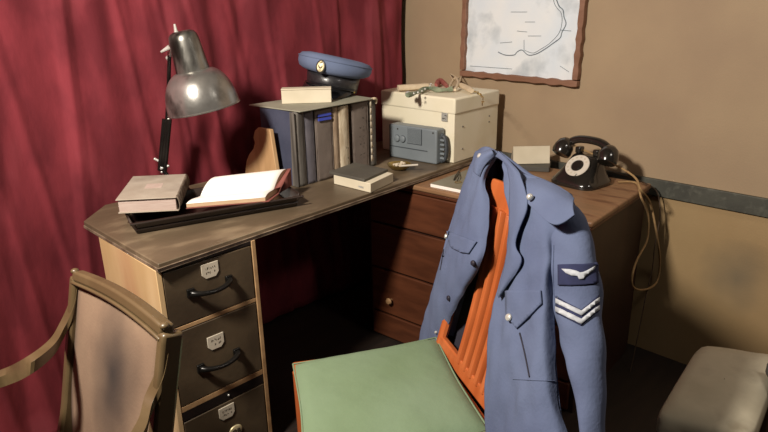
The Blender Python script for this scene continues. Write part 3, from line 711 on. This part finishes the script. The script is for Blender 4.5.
for s in (-1, 1):
    axd = (pf*.55-UP*.83+pr2*s*.1).normalized()
    BMx = Matrix.Translation(pp(s*.090, -.016, .122)) @ frame((0, 0, 0), axd.orthogonal(), axd)[1].to_4x4() @ Matrix.Scale(KS*1.05, 4)
    MB().lathe([(0, -.026), (.014, -.024), (.027, -.012), (.033, .006), (.034, .026), (.031, .036), (.026, .038), (0, .034)], 32, BMx).build('ear_cup' if s < 0 else 'mouth_cup', 'bakelite', hso)
# handset cord and line cord
e_end = pp(-.100, -.035, .130)
rts = [e_end]
def chain_pts(L_): return [V(p) for p in L_]
S0 = dpt(-.012, 0, 0)
side_y = lambda q, out=.012: Dc+e2*q-e1*(.006+out)
cpt = lambda px, py, out: on(px, py, Dc-e1*(.006+out), e1)
m = MB(); hp = [e_end+V((.0, -.0, .0)), atz(628, 172, ZD+.075), atz(641, 190, ZD+.03), cpt(650, 203, .03), cpt(656, 230, .06), cpt(660, 262, .07), cpt(656, 283, .07), cpt(642, 290, .07), cpt(632, 284, .065), cpt(636, 262, .055), cpt(647, 240, .045), cpt(648, 215, .03), cpt(641, 197, .018), atz(636, 183, ZD+.006), atz(618, 182, ZD+.006)]
m.tube(spline(hp, 110), .0045, 8); m.build('handset_cord', 'cord', ph)
m = MB(); hp = [atz(612, 172, ZD+.006), atz(632, 178, ZD+.006), atz(645, 183, ZD+.006), cpt(657, 192, .02), cpt(660, 215, .05), cpt(655, 245, .06), cpt(652, 270, .06), cpt(645, 300, .06), cpt(637, 340, .06), cpt(628, 380, .06), cpt(614, 425, .06), cpt(600, 470, .06)]
m.tube(spline(hp, 90), .0026, 6); m.build('line_cord', 'cordark', ph)

# ================================================================ spindle chair, cushion
Bm, Tm = V((1.25, .95, .45)), V((1.415, .89, 1.06))
U = V((.46, .888, 0)).normalized(); N = V((-U.y, U.x, 0))          # U to the far post, N forward
def cb(s, z, d=0, w=1): k = (z-.45)/.61; return Bm.lerp(Tm, k)+U*s*w+N*d+UP*0
CN = (Tm-Bm).normalized().cross(U); 
if CN.dot(N) < 0: CN = -CN
CN.normalize()
ch = thing('spindle_chair', 'orange varnished slat-back wooden chair with the tunic over its back', 'chair')
def post(s):
    m = MB(); pts = [cb(s*.93, FLOOR, -.0)+N*-.06 if False else cb(s*.95, FLOOR, 0)+N*.10, cb(s*.97, .20, 0)+N*.035, cb(s, .45), cb(s*1.0, .75), cb(s, .985)]
    m.tube(spline(pts, 22), .019, 10, flat=.8, side=U); return m
for s in (-.195, .195):
    post(s).build('back_post', 'orange', ch)
m = MB(); rows = []
def flatbar(zc, h, s0, s1, t, arch=0, dep=0, d0=0):
    m = MB(); n = 18; A = []; B = []
    for i in range(n+1):
        u = i/n; s = s0+(s1-s0)*u; k = math.sin(math.pi*u)
        A.append(cb(s, zc-h/2+arch*k*.25, d0-dep*k)); B.append(cb(s, zc+h/2+arch*k, d0-dep*k))
    fr = [p+CN*t/2 for p in A+B[::-1]]; 
    vs = []; fs = []
    for i in range(n+1):
        vs += [A[i]+CN*t/2, B[i]+CN*t/2, B[i]-CN*t/2, A[i]-CN*t/2]
    for i in range(n):
        for j in range(4): fs.append((i*4+j, i*4+(j+1) % 4, (i+1)*4+(j+1) % 4, (i+1)*4+j))
    fs += [(0, 3, 2, 1), tuple(n*4+j for j in range(4))]
    return m.add(vs, fs)
flatbar(.962, .085, -.20, .195, .022, arch=.006, dep=.012).build('crest_rail', 'orange', ch, bevel=.006, seg=3)
flatbar(.475, .045, -.195, .195, .022).build('lower_rail', 'orange', ch, bevel=.005, seg=3)
for i in range(5):
    s = .045-.040*i
    m = MB(); n = 10; vs = []; fs = []
    for k in range(n+1):
        z = .485+(.94-.485)*k/n; w = .0128; dpp = -.010*math.sin(math.pi*k/n); ss = s+(.090-.045*i-s)*k/n
        for (a, b_) in ((-w, .008), (-w*.6, .016), (w*.6, .016), (w, .008), (w, -.008), (-w, -.008)): vs.append(cb(ss+a, z)+CN*(b_+dpp))
    for k in range(n):
        for j in range(6): fs.append((k*6+j, k*6+(j+1) % 6, (k+1)*6+(j+1) % 6, (k+1)*6+j))
    fs += [tuple(range(6))[::-1], tuple(n*6+j for j in range(6))]
    m.add(vs, fs).build('slat', 'orange', ch, bevel=.001)
# seat
A_, B_, C_, D_ = atz(293.5, 366, .44), V((1.352, 1.150, .44)), V((1.118, .730, .44)), V((.735, .940, .44))
A_.z = .44
seat = [A_+(A_-C_).normalized()*.006, B_, C_, D_+(D_-B_).normalized()*.012]
MB().slab([p-UP*.012 for p in seat], (0, 0, .026)).build('seat', 'orange', ch, bevel=.008, seg=3)
for nm, (a, b_) in (('front_rail', (0, 3)), ('side_rail', (0, 1)), ('side_rail', (2, 3))):
    ctr = sum(seat, V((0, 0, 0)))/4; p, q = seat[a].lerp(ctr, .06), seat[b_].lerp(ctr, .06)
    e = (q-p).normalized(); sd = e.cross(UP)*.01
    MB().slab([p-sd-UP*.075, q-sd-UP*.075, q+sd-UP*.075, p+sd-UP*.075], (0, 0, .062)).build(nm, 'orange', ch, bevel=.003)
for i in (0, 3):
    p = seat[i].lerp(ctr, .08); MB().tube([p-UP*.013, V((p.x, p.y, .2)), V((p.x, p.y, FLOOR))], [.021, .019, .014], 12).build('front_leg', 'orange', ch)
# cushion
def cushion(cs, z, th, name, m_, puff=.5):
    n = 26; rows_t = []; rows_b = []
    for i in range(n+1):
        u = i/n; rt = []; rb_ = []
        for j in range(n+1):
            v = j/n
            uu, vv = u*2-1, v*2-1
            pin = 1-.045*(1-abs(uu)**2)*(abs(vv)**3)      # sides drawn in a little between the corners
            pin2 = 1-.045*(1-abs(vv)**2)*(abs(uu)**3)
            ck = 1-.03*(abs(uu)*abs(vv))**6; a, b2 = (uu*pin2*ck+1)/2, (vv*pin*ck+1)/2
            p = cs[0].lerp(cs[1], a).lerp(cs[3].lerp(cs[2], a), b2)
            h = ((1-abs(uu)**4)*(1-abs(vv)**4))**.42
            w = .004*noise.noise(V((p.x*9, p.y*9, 3)))+.002*noise.noise(V((p.x*24, p.y*24, 7)))
            rt.append(V((p.x, p.y, z+th*.42+th*.58*h+w*h))); rb_.append(V((p.x, p.y, z+th*.42-th*.42*h)))
        rows_t.append(rt); rows_b.append(rb_)
    mb = MB(); mb.grid(rows_t); mb.grid([r[::-1] for r in rows_b]); return mb.build(name, m_, sharp=75)
cz = .4545
cc = [atz(293, 364, .474), atz(436, 337.5, .474), atz(490, 431, .474), None]
cc[3] = cc[0]+cc[2]-cc[1]+V((-.01, 0, 0))
cu = cushion([V((p.x, p.y, 0)) for p in cc], cz, .046, 'seat_cushion', 'green')
tag(cu, 'plain sage green square cushion on the orange chair', 'cushion')
cc3 = cc
m = MB(); cz2 = cz+.046*.42
for i in range(4):
    a, b_ = cc[i], cc[(i+1) % 4]; md = (a+b_)/2; ct = sum(cc, V((0, 0, 0)))/4
    pts = spline([V((p.x, p.y, cz2)) for p in (a, a.lerp(b_, .25).lerp(ct, .022), md.lerp(ct, .036), a.lerp(b_, .75).lerp(ct, .022), b_)], 16)
    m.tube(pts, .0025, 6)
m.build('piping', 'green', cu)

# ================================================================ tunic over the chair back
tn = thing('uniform_tunic', 'blue-grey uniform tunic hung open over the back of the orange chair', 'jacket')
P0 = V(Bm)
def jp(x, y, d): return on(x, y, Tm+CN*d, CN)
def jrows(tab): return [[jp(*q) for q in r] for r in tab]
# front with the patches (wearer's left)
Rf = [
 [(500, 152, .02), (512, 163, .02), (524, 173, .018), (540, 179, .018), (557, 187, .016), (573, 198, .010)],
 [(506, 166, .04), (514, 176, .045), (526, 186, .045), (541, 194, .045), (555, 202, .040), (570, 210, .030)],
 [(508, 190, .052), (517, 198, .056), (529, 206, .058), (541, 213, .058), (552, 219, .052), (562, 227, .040)],
 [(508.5, 218, .056), (518, 223, .062), (529, 228, .064), (540, 233, .066), (548, 238, .062), (555, 244, .046)],
 [(505, 252, .058), (516, 254, .064), (527, 257, .068), (538, 259, .072), (547, 262, .068), (553, 265, .046)],
 [(496, 294, .058), (508, 294, .066), (521, 294, .076), (534, 294, .080), (545, 294, .074), (554, 295, .046)],
 [(491, 336, .062), (503, 336, .074), (517, 336, .086), (531, 335, .090), (544, 334, .080), (554, 333, .050)],
 [(488.5, 380, .066), (502, 380, .080), (517, 380, .094), (533, 380, .098), (546, 380, .084), (557, 380, .052)],
 [(486.5, 425, .070), (502, 425, .086), (519, 425, .102), (535, 425, .104), (550, 425, .088), (563, 425, .054)],
 [(483, 500, .072), (502, 500, .090), (522, 500, .106), (544, 500, .108), (565, 500, .090), (582, 500, .056)],
]
rf = MB().grid(loft(jrows(Rf), 90, 50, .016, CN, 11, 3)).build('front_panel', 'blue', tn, solid=.004, sharp=180)
# far front (wearer's right)
Lf = [
 [(476, 152, -.01), (480, 148.5, .008), (484, 147, .018), (489, 147.5, .022), (495, 151, .02), (499, 156, .014)],
 [(469, 168, .012), (474, 163, .03), (479, 161, .04), (484, 160, .045), (489, 160, .045), (495, 158.5, .03)],
 [(462, 188, .020), (467, 186, .040), (472, 184, .050), (477, 183, .052), (481, 181, .048), (484, 179, .038)],
 [(456, 207, .022), (463, 206, .044), (470, 205, .054), (477, 205, .058), (483, 204, .052), (489, 203, .040)],
 [(447, 235, .022), (455, 236, .046), (463, 237, .058), (472, 238, .062), (480, 238, .056), (487.5, 237, .042)],
 [(440, 262, .022), (448, 263, .048), (457, 264, .062), (466, 265, .066), (475, 265, .060), (482, 264, .044)],
 [(431, 294, .005), (437, 295, .026), (443, 297, .038), (449, 298, .044), (455, 298, .044), (460, 297, .036)],
 [(422, 330, -.035), (426, 332, -.022), (430, 334, -.015), (434, 335, -.010), (438, 336, -.008), (441, 335, -.006)],
 [(416, 352, -.055), (419, 353, -.048), (422, 354, -.042), (426, 355, -.040), (430, 356, -.038), (433, 356, -.038)],
]
def far_push(tab):    # the far front hangs outside the far post
    return [[(x, y, d) for (x, y, d) in r] for r in tab]
lf = MB().grid(loft(jrows(far_push(Lf)), 80, 40, .012, CN, 12, 9)).build('front_panel', 'blue', tn, solid=.004, sharp=180)
# back panel behind the chair, and the strip over the crest
Bk = []
for z, w, d in ((1.052, .200, -.012), (1.03, .220, -.034), (.95, .232, -.05), (.75, .235, -.058), (.5, .240, -.062), (.25, .245, -.07)):
    Bk.append([cb(w*(1-2*j/6), z)+CN*(d*(1-.25*abs(j/3-1)**3)) for j in range(7)])
bkp = MB().grid(loft(Bk, 40, 40, .006, CN, 10, 5)).build('back_panel', 'blue', tn, solid=.004, sharp=180)
ln = MB().grid([[p+CN*.006 for p in r] for r in loft([[q*1 for q in r] for r in Bk], 30, 24, .004, CN, 10, 5)]).build('lining', 'lining', tn, solid=.001, sharp=180)
# shoulder bridges from back to fronts
for (row, sgn) in ((Rf[0], -1), (Lf[0], 1)):
    fr = [catmull(jrows([row])[0], j/11) for j in range(12)]
    if sgn < 0: bk_ = [cb(-.0-.200*(j/11)*1.0, 1.052)-CN*.012 for j in range(12)]
    else: bk_ = [cb(.200*(1-j/11*.9), 1.052)-CN*.012 for j in range(12)]
    rows = []
    for k in range(7):
        u = k/6; rows.append([fr[j].lerp(bk_[j], u)+UP*(.006*math.sin(math.pi*u)) for j in range(12)])
    MB().grid(rows).build('shoulder', 'blue', tn, solid=.004, sharp=180)
# side pieces joining fronts to the back under the arms
fr = [catmull([r[-1] for r in jrows(Rf)], .25+.75*j/20) for j in range(21)]
bkl = [catmull([r[-1] for r in Bk], .3+.7*j/20) for j in range(21)]
MB().grid([[a.lerp(b_, k/5)-U*.012*math.sin(math.pi*k/5) for a, b_ in zip(fr, bkl)] for k in range(6)]).build('side_panel', 'blue', tn, solid=.003, sharp=180)
fr = [catmull([r[0] for r in jrows(Lf)], .1+.9*j/20) for j in range(21)]
bkl = [catmull([r[0] for r in Bk], .1+.75*j/20) for j in range(21)]
MB().grid([[a.lerp(b_, k/5)+U*.012*math.sin(math.pi*k/5) for a, b_ in zip(fr, bkl)] for k in range(6)]).build('side_panel', 'blue', tn, solid=.003, sharp=180)
# collar
m = MB(); cl = [(480, 177, .050), (483, 169, .052), (488, 162, .050), (495, 156, .042)]
c2 = [(474, 172, .052), (475, 162, .056), (480, 154, .050), (492, 149, .030)]
m.grid(loft([[jp(*q) for q in cl], [jp((a[0]+b_[0])/2-1, (a[1]+b_[1])/2-1, a[2]+.012) for a, b_ in zip(cl, c2)], [jp(*q) for q in c2]], 10, 20))
m.build('collar', 'blue', tn, solid=.004, sharp=180)
m = MB(); cl = [(496, 156.5, .038), (503, 161, .050), (508, 169, .056), (510, 190, .068), (509.5, 215, .072), (508, 245, .072), (503, 272, .070), (498, 294, .066)]
c2 = [(499, 151.5, .036), (510, 162, .052), (520, 174, .064), (525, 188, .074), (527, 208, .082), (516, 243, .082), (521, 264, .084), (499, 298, .070)]
m.grid(loft([[jp(*q) for q in cl], [jp((a[0]+b_[0])/2, (a[1]+b_[1])/2, max(a[2], b_[2])+.004) for a, b_ in zip(cl, c2)], [jp(*q) for q in c2]], 10, 60, .003, CN, 20))
lapel = m.build('lapel', 'blue', tn, solid=.004, sharp=180)
# sleeve
SL = [  # y, left x, right x, forward offset of the axis
 (203, 560, 577, .004, .022), (212, 555, 583, .006, .036), (226, 554, 586, .006, .046), (245, 553, 590, .004, .050), (270, 555, 593.5, .004, .050),
 (300, 556, 595.5, .006, .050), (335, 565, 597, .010, .046), (370, 575, 598, .014, .042), (405, 583, 599.5, .018, .034), (440, 588, 599, .020, .030), (480, 590, 602, .022, .030)]
rings = []; NS = 40
for (y, xl, xr, d, dp) in SL:
    sk = .0 if y > 215 else 0
    a = jp(xl, y, d); b_ = jp(xr, y+5, d); c_ = (a+b_)/2; hx = (b_-a)/2
    rings.append([c_+hx*math.cos(2*math.pi*j/NS)+CN*dp*math.sin(2*math.pi*j/NS) for j in range(NS)])
rr = []
for i in range(80):
    row = [catmull([rg[j] for rg in rings], i/79) for j in range(NS)]
    c_ = sum(row, V((0, 0, 0)))/NS
    row = [p+(p-c_)*(.16*noise.noise(V((p.x*16, p.y*16, p.z*8)))+.05*math.sin(i*.55+j*.3)*max(0, math.sin(2*math.pi*j/NS))) for j, p in enumerate(row)]
    rr.append(row+[row[0]])
top = rr[0]; c_ = sum(top[:-1], V((0, 0, 0)))/NS+UP*.010
m = MB(); m.grid([[c_]*(NS+1)]+[[c_.lerp(p, .6)+UP*.002 for p in top]]+rr)
slv = m.build('sleeve', 'blue', tn, sharp=180)
MB().tube([sum(r[:-1], V((0, 0, 0)))/NS for r in (rr[-2], rr[-1])], .03, 12).build('cuff_lining', 'lining', tn)
# hidden far sleeve hanging behind the far shoulder
fs_ = [cb(.205, 1.06, -.01), cb(.222, 1.0, -.02), cb(.228, .85, -.03), cb(.232, .65, -.04), cb(.235, .48, -.045)]
MB().tube(spline(fs_, 30), [.012+.020*min(1, i/6) for i in range(30)], 16, side=N).build('sleeve', 'blue', tn)

# ---- surface pieces laid on the tunic
def bvh_of(objs):
    bms = bmesh.new(); dg = bpy.context.evaluated_depsgraph_get()
    for o in objs:
        oe = o.evaluated_get(dg); me = oe.to_mesh(); bms.from_mesh(me); oe.to_mesh_clear()
    t_ = BVHTree.FromBMesh(bms); bms.free(); return t_
bpy.context.view_layer.update()
tv = bvh_of([rf, lf, slv, lapel])
def hit(x, y, off=0):
    d = ray(x, y).normalized(); loc, nr, idx, ds_ = tv.ray_cast(CAM, d)
    if loc is None: return jp(x, y, .05)
    if nr.dot(d) > 0: nr = -nr
    return loc+nr*off
def decal(poly, off, name, m_, parent, th=.0016, step=3.0):
    bm = bmesh.new(); vs = [bm.verts.new((x, y, 0)) for x, y in poly]; bm.faces.new(vs)
    xs = [p[0] for p in poly]; ys_ = [p[1] for p in poly]
    x = min(xs)+step
    while x < max(xs):
        g_ = bm.verts[:]+bm.edges[:]+bm.faces[:]; bmesh.ops.bisect_plane(bm, geom=g_, plane_co=(x, 0, 0), plane_no=(1, 0, 0)); x += step
    y = min(ys_)+step
    while y < max(ys_):
        g_ = bm.verts[:]+bm.edges[:]+bm.faces[:]; bmesh.ops.bisect_plane(bm, geom=g_, plane_co=(0, y, 0), plane_no=(0, 1, 0)); y += step
    bmesh.ops.triangulate(bm, faces=bm.faces)
    bm.verts.index_update()
    mb = MB(); mb.add([hit(v.co.x, v.co.y, off) for v in bm.verts], [tuple(v.index for v in f.verts) for f in bm.faces]); bm.free()
    return mb.build(name, m_, parent, solid=th, sharp=60)
pf1 = decal([(507.5, 291), (525, 290), (542, 290.5), (543, 304), (531, 317), (518, 329), (508, 316)], .005, 'pocket_flap', 'blue', tn, .004)
pf2 = decal([(447, 231), (462, 236), (478, 242), (470, 254), (462, 252.5), (452, 247.5)], .005, 'pocket_flap', 'blue', tn, .004)
er = [[(524, 176, .020), (545, 181, .020), (560, 189, .018), (573.5, 199, .012)], [(525, 183, .052), (543, 190, .054), (557, 197, .052), (573, 203, .038)],
      [(525.5, 193, .072), (541, 205, .078), (556, 214, .076), (573, 209, .052)], [(526, 202, .078), (540, 215, .086), (556, 225, .084), (574, 215, .058)]]
ep = MB().grid(loft(jrows(er), 24, 30, .004, CN, 14, 2)).build('epaulette', 'blue', tn, solid=.005, sharp=180)
def seam(pts, off, r, m_='lining', parent=tn, name='seam'):
    mb = MB(); mb.tube([hit(*p, off) for p in [tuple(q[:2]) for q in spline([V((a, b_, 0)) for a, b_ in pts], 18)]], r, 6); return mb.build(name, m_, parent)
seam([(520, 333), (524, 348), (527, 362), (530, 377)], .001, .0022, name='pocket_pleat')
seam([(513, 379), (530, 380), (554, 381)], .001, .0011, 'blue')
seam([(554, 245), (553.5, 265), (554, 290), (556, 312)], .001, .0012, 'blue')
seam([(443.5, 249), (442, 262), (440.5, 270)], .001, .0020, name='pocket_pleat')
def button(x, y, m_='silver', r=.0085, up=.0, name='button'):
    p = hit(x, y, .006+up); nrm = (p-hit(x, y, up)).normalized()
    Bx = Matrix.Translation(p-nrm*.003) @ frame((0, 0, 0), nrm.orthogonal(), nrm)[1].to_4x4()
    MB().lathe([(r*.9, -.002), (r, .001), (r*.85, .004), (r*.4, .0058), (0, .006)], 20, Bx).build(name, m_, tn)
button(512, 318, r=.0095, up=.008); button(449.5, 237, r=.0085, up=.008); button(483.5, 158, r=.008, up=.012)
be = jp(530, 197, .086); MB().ball(be, .0085, (1, 1, 1)).build('button', 'silver', tn)
button(474, 263, 'darkbutton'); button(449.5, 298, 'darkbutton'); button(437, 332, 'silver', .005)
wp = decal([(558.5, 265), (571, 264.5), (584, 264), (597, 262.5), (597.5, 283), (584, 285), (571, 285.5), (559, 285)], .003, 'wing_patch', 'navy', tn)
wl = [(563, 269.5), (571, 270), (577, 271.5), (579.5, 273), (583, 272.5), (588, 269.5), (594.5, 265.5), (592, 270.5), (587, 274.5), (584, 277), (583, 279.5), (579, 279.5), (577.5, 276.5), (572, 276), (567, 273.5)]
decal(wl, .0065, 'wings', 'white', wp, .0012, 4)
cvb = decal([(556.5, 296), (568, 303), (581, 310), (590, 302.5), (598, 294.5), (598.5, 311), (590, 318), (581, 326), (568, 319), (557, 313)], .0025, 'chevron_backing', 'navy', tn)
for dy in (0, 8.2):
    decal([(557.5, 298.5+dy), (569, 305+dy), (581, 311.5+dy), (590, 304+dy), (597.5, 297+dy), (597.5, 301.5+dy), (590, 309+dy), (581, 316.5+dy), (569, 310+dy), (557.5, 303.3+dy)], .006, 'chevron', 'white', cvb, .0012, 4)

# ================================================================ armchair
ac = thing('armchair', 'bronze painted open-arm armchair with a stained fabric back, below the curtain', 'armchair')
AP = V((.45, 1.3, .86)); An = V((1, 0, -.24)).normalized()
def ap(x, y, d=0): return on(x, y, AP-An*d, An)       # d: forward of the back
TLc, TRc = ap(78, 273), ap(168, 328)
up_a = V((.24, 0, 1)).normalized()
ya = (TRc-TLc).normalized()
Hb = .50
def bar(path, w, t, upv, side_v):
    m = MB(); n = len(path); vs = []; fs = []
    for p in path: vs += [p+upv*w/2+side_v*t/2, p-upv*w/2+side_v*t/2, p-upv*w/2-side_v*t/2, p+upv*w/2-side_v*t/2]
    for i in range(n-1):
        for j in range(4): fs.append((i*4+j, i*4+(j+1) % 4, (i+1)*4+(j+1) % 4, (i+1)*4+j))
    fs += [(0, 3, 2, 1), tuple((n-1)*4+j for j in range(4))]; return m.add(vs, fs)
# stiles
BL_, BR_ = TLc-up_a*Hb, TRc-up_a*Hb
for a, b_ in ((TLc, BL_), (TRc, BR_)):
    bar(spline([p_-up_a*.008+An*.007 for p_ in (a, a.lerp(b_, .3), a.lerp(b_, .7), b_, V((b_.x+.03, b_.y, (b_.z+FLOOR)/2)), V((b_.x+.08, b_.y, FLOOR)))], 24), .030, .046, ya, An).build('back_stile', 'wicker', ac, bevel=.007)
arch = [TLc.lerp(TRc, i/16)+up_a*(.015*math.sin(math.pi*(i/16)**1.1)**.9-.006) for i in range(17)]
m = MB(); vs = []
bar(arch, .026, .030, up_a, An).build('crest_rail', 'wicker', ac, bevel=.006, seg=3)
bar([p-up_a*.017-An*.012 for p in arch], .008, .012, up_a, An).build('inner_bead', 'wicker', ac, bevel=.003)
bar([BL_+up_a*.03, BR_+up_a*.03], .04, .028, up_a, An).build('lower_rail', 'wicker', ac, bevel=.005)
for p in (TLc, TRc): MB().ball(p+up_a*.006-An*.008, .010, (1, 1, .7)).build('finial', 'wicker', ac)
# panel
M['fabric'] = blotch('stained_dusty_fabric', '6A5444', '7C6552', '261D1A', ap(118, 372), (.3, .16, .24), .9, 5)
rows = []
for i in range(21):
    u = i/20; row = []
    for j in range(17):
        v = j/16; tp_ = arch[j]-up_a*.014; bt2 = BL_.lerp(BR_, v)+up_a*.04
        ed = .018*(1-2*v)
        k = max(0, (u-.55)/.45)**2*.05
        p = tp_.lerp(bt2, u)+ya*ed+ya*k*(1-2*v)-An*(.012*math.sin(math.pi*u)*math.sin(math.pi*v)-.003)
        row.append(p)
    rows.append(row)
MB().grid(rows).build('back_panel', 'fabric', ac, solid=.012, sharp=60)
# arms and seat
for k_, (root, sg) in enumerate(((TLc, 1), (TRc, -1))):
    if sg == 1:
        pts = [TLc-up_a*.05-An*.006, TLc-up_a*.10-An*.012, TLc-up_a*.15-An*.03, ap(51, 348, .075), ap(28, 366, .14), aty(0, 379, TLc.y+.02), aty(-60, 398, TLc.y+.02)]
    else:
        dlt = TRc-TLc
        pts = [q+dlt+V((0, 0, -.012)) for q in [TLc-up_a*.05-An*.006, TLc-up_a*.10-An*.012, TLc-up_a*.15-An*.03, ap(51, 348, .075), ap(28, 366, .14), aty(0, 379, TLc.y+.02), aty(-60, 398, TLc.y+.02)]]
    sp = spline(pts, 40)
    bar(sp, .030, .034, V((.25, 0, 1)).normalized(), V((0, 1, 0))).build('arm', 'wicker', ac, bevel=.008, seg=3)
    e = sp[-1]; m = MB(); m.tube(spline([e-V((0, 0, .01)), V((e.x+.03, e.y, e.z-.12)), V((e.x+.02, e.y, FLOOR+.3)), V((e.x, e.y, FLOOR))], 20), .017, 10); m.build('front_leg', 'wicker', ac)
    fe = e
fx = fe.x+.02; zs = .29
MB().slab([(fx, BL_.y, zs), (fx, BR_.y, zs), (BR_.x+.02, BR_.y, zs), (BL_.x+.02, BL_.y, zs)], (0, 0, .05)).build('seat_frame', 'wicker', ac, bevel=.006)
cs2 = [V((fx+.01, BL_.y-.02, 0)), V((fx+.01, BR_.y+.02, 0)), V((BR_.x-.01, BR_.y+.02, 0)), V((BL_.x-.01, BL_.y-.02, 0))]
sc2 = cushion(cs2, zs+.05, .06, 'seat_pad', 'fabric'); sc2.parent = ac

# ================================================================ pale chair at lower right
pc_ = thing('upholstered_stool', 'low stool with a stained cream padded top below the wall rail', 'stool')
sq = [atz(653, 420, .44), atz(698, 345, .44), atz(784, 357, .44), None]
sq[3] = sq[0]+sq[2]-sq[1]+V((-.02, .0, 0))
n = 30; RT_ = []; RB_ = []
ctr = sum(sq, V((0, 0, 0)))/4
def sup(r, z, e=11):
    out = []
    for i in range(64):
        a = 2*math.pi*i/64; c_, s_ = math.cos(a), math.sin(a); k = 1/((abs(c_)**e+abs(s_)**e)**(1/e)); u, v = (c_*k*r+1)/2, (s_*k*r+1)/2
        p = sq[0].lerp(sq[1], u).lerp(sq[3].lerp(sq[2], u), v); out.append(V((p.x, p.y, z+.003*noise.noise(V((p.x*14, p.y*14, 1)))))) 
    return out+[out[0]]
MB().grid([sup(.98, .395), sup(1.0, .405), sup(1.0, .420), sup(.985, .437), sup(.93, .450), sup(.7, .458), sup(.4, .463), sup(.01, .465)]).build('padded_top', 'stool', pc_, sharp=70)
MB().grid([sup(.01, .345), sup(.95, .345), sup(.97, .35), sup(.97, .392), sup(.95, .396), sup(.01, .396)]).build('seat_frame', 'stoolwood', pc_, sharp=40)
for q in sq:
    p = q.lerp(ctr, .18); MB().tube([V((p.x, p.y, .346)), V((q.x, q.y, FLOOR))], [.020, .014], 10).build('leg', 'stoolwood', pc_)
gi = thing('dark_grey_case', 'small dark grey rounded case at the far edge of the pale stool', 'case')
a = atz(762.5, 384, .462); 
MB().box(a+V((.045, -.055, .022)), (.10, .10, .042), Matrix.Rotation(.55, 3, 'Z')).build('body', 'greyitem', gi, bevel=.010, seg=3)
MB().box(a+V((.045, -.055, .045)), (.094, .094, .004), Matrix.Rotation(.55, 3, 'Z')).build('lid', 'folder', gi, bevel=.0015)

# ================================================================ finish: origins at each thing's base, floor at z = 0
DZ = -FLOOR
def kids(o): return [c for c in COL.objects if c.parent == o]
for root in [o for o in list(COL.objects) if o.parent is None]:
    fam = [root]; i = 0
    while i < len(fam): fam += kids(fam[i]); i += 1
    pts = [v.co for o in fam if o.type == 'MESH' for v in o.data.vertices]
    if not pts: continue
    lo = V([min(p[k] for p in pts) for k in range(3)]); hi = V([max(p[k] for p in pts) for k in range(3)])
    org = V(((lo.x+hi.x)/2, (lo.y+hi.y)/2, lo.z)) if root.get('kind') != 'structure' else V((0, 0, 0))
    if root.name in ('framed_map', 'armchair'): org = V((0, 0, 0))
    for o in fam:
        if o.type == 'MESH': o.data.transform(Matrix.Translation(-org))
    root.location = org+V((0, 0, DZ))

# ================================================================ light and camera
sc = bpy.context.scene
def area(name, loc, aim, size, power, col, shape='DISK'):
    l = bpy.data.lights.new(name, 'AREA'); l.energy = power; l.color = col; l.size = size; l.shape = shape
    o = bpy.data.objects.new(name, l); COL.objects.link(o); o.location = V(loc)+V((0, 0, DZ))
    o.rotation_euler = (V(aim)-V(loc)).to_track_quat('-Z', 'Y').to_euler(); return o
area('room_lamp', (-.30, 1.25, 2.30), (1.6, 1.6, .75), .26, 94, (1, .91, .79))
area('second_lamp', (1.9, -.5, 2.55), (2.2, .2, .4), .4, 9, (1, .92, .82))
w = bpy.data.worlds.new('room_air'); w.use_nodes = True; w.node_tree.nodes['Background'].inputs[0].default_value = (.5, .45, .4, 1); w.node_tree.nodes['Background'].inputs[1].default_value = .02
sc.world = w
cam = bpy.data.cameras.new('camera'); co_ = bpy.data.objects.new('camera', cam); COL.objects.link(co_)
cam.sensor_fit = 'HORIZONTAL'; cam.sensor_width = 36; cam.lens = F/768*36; cam.clip_start = .02
co_.location = CAM+V((0, 0, DZ))
r0 = RT*math.cos(ROLL)-CD*math.sin(ROLL) if False else None
# camera axes: image x and image y (down) in world
ix = (ray(384+100, 216)-ray(384, 216)).normalized(); iy = (ray(384, 316)-ray(384, 216)).normalized()
co_.rotation_euler = Matrix((ix, -iy, -CF)).transposed().to_euler()
sc.camera = co_
sc.view_settings.view_transform = 'Standard'; sc.view_settings.look = 'None'; sc.view_settings.gamma = 1; sc.view_settings.use_curve_mapping = False
sc.view_settings.exposure = 0.12
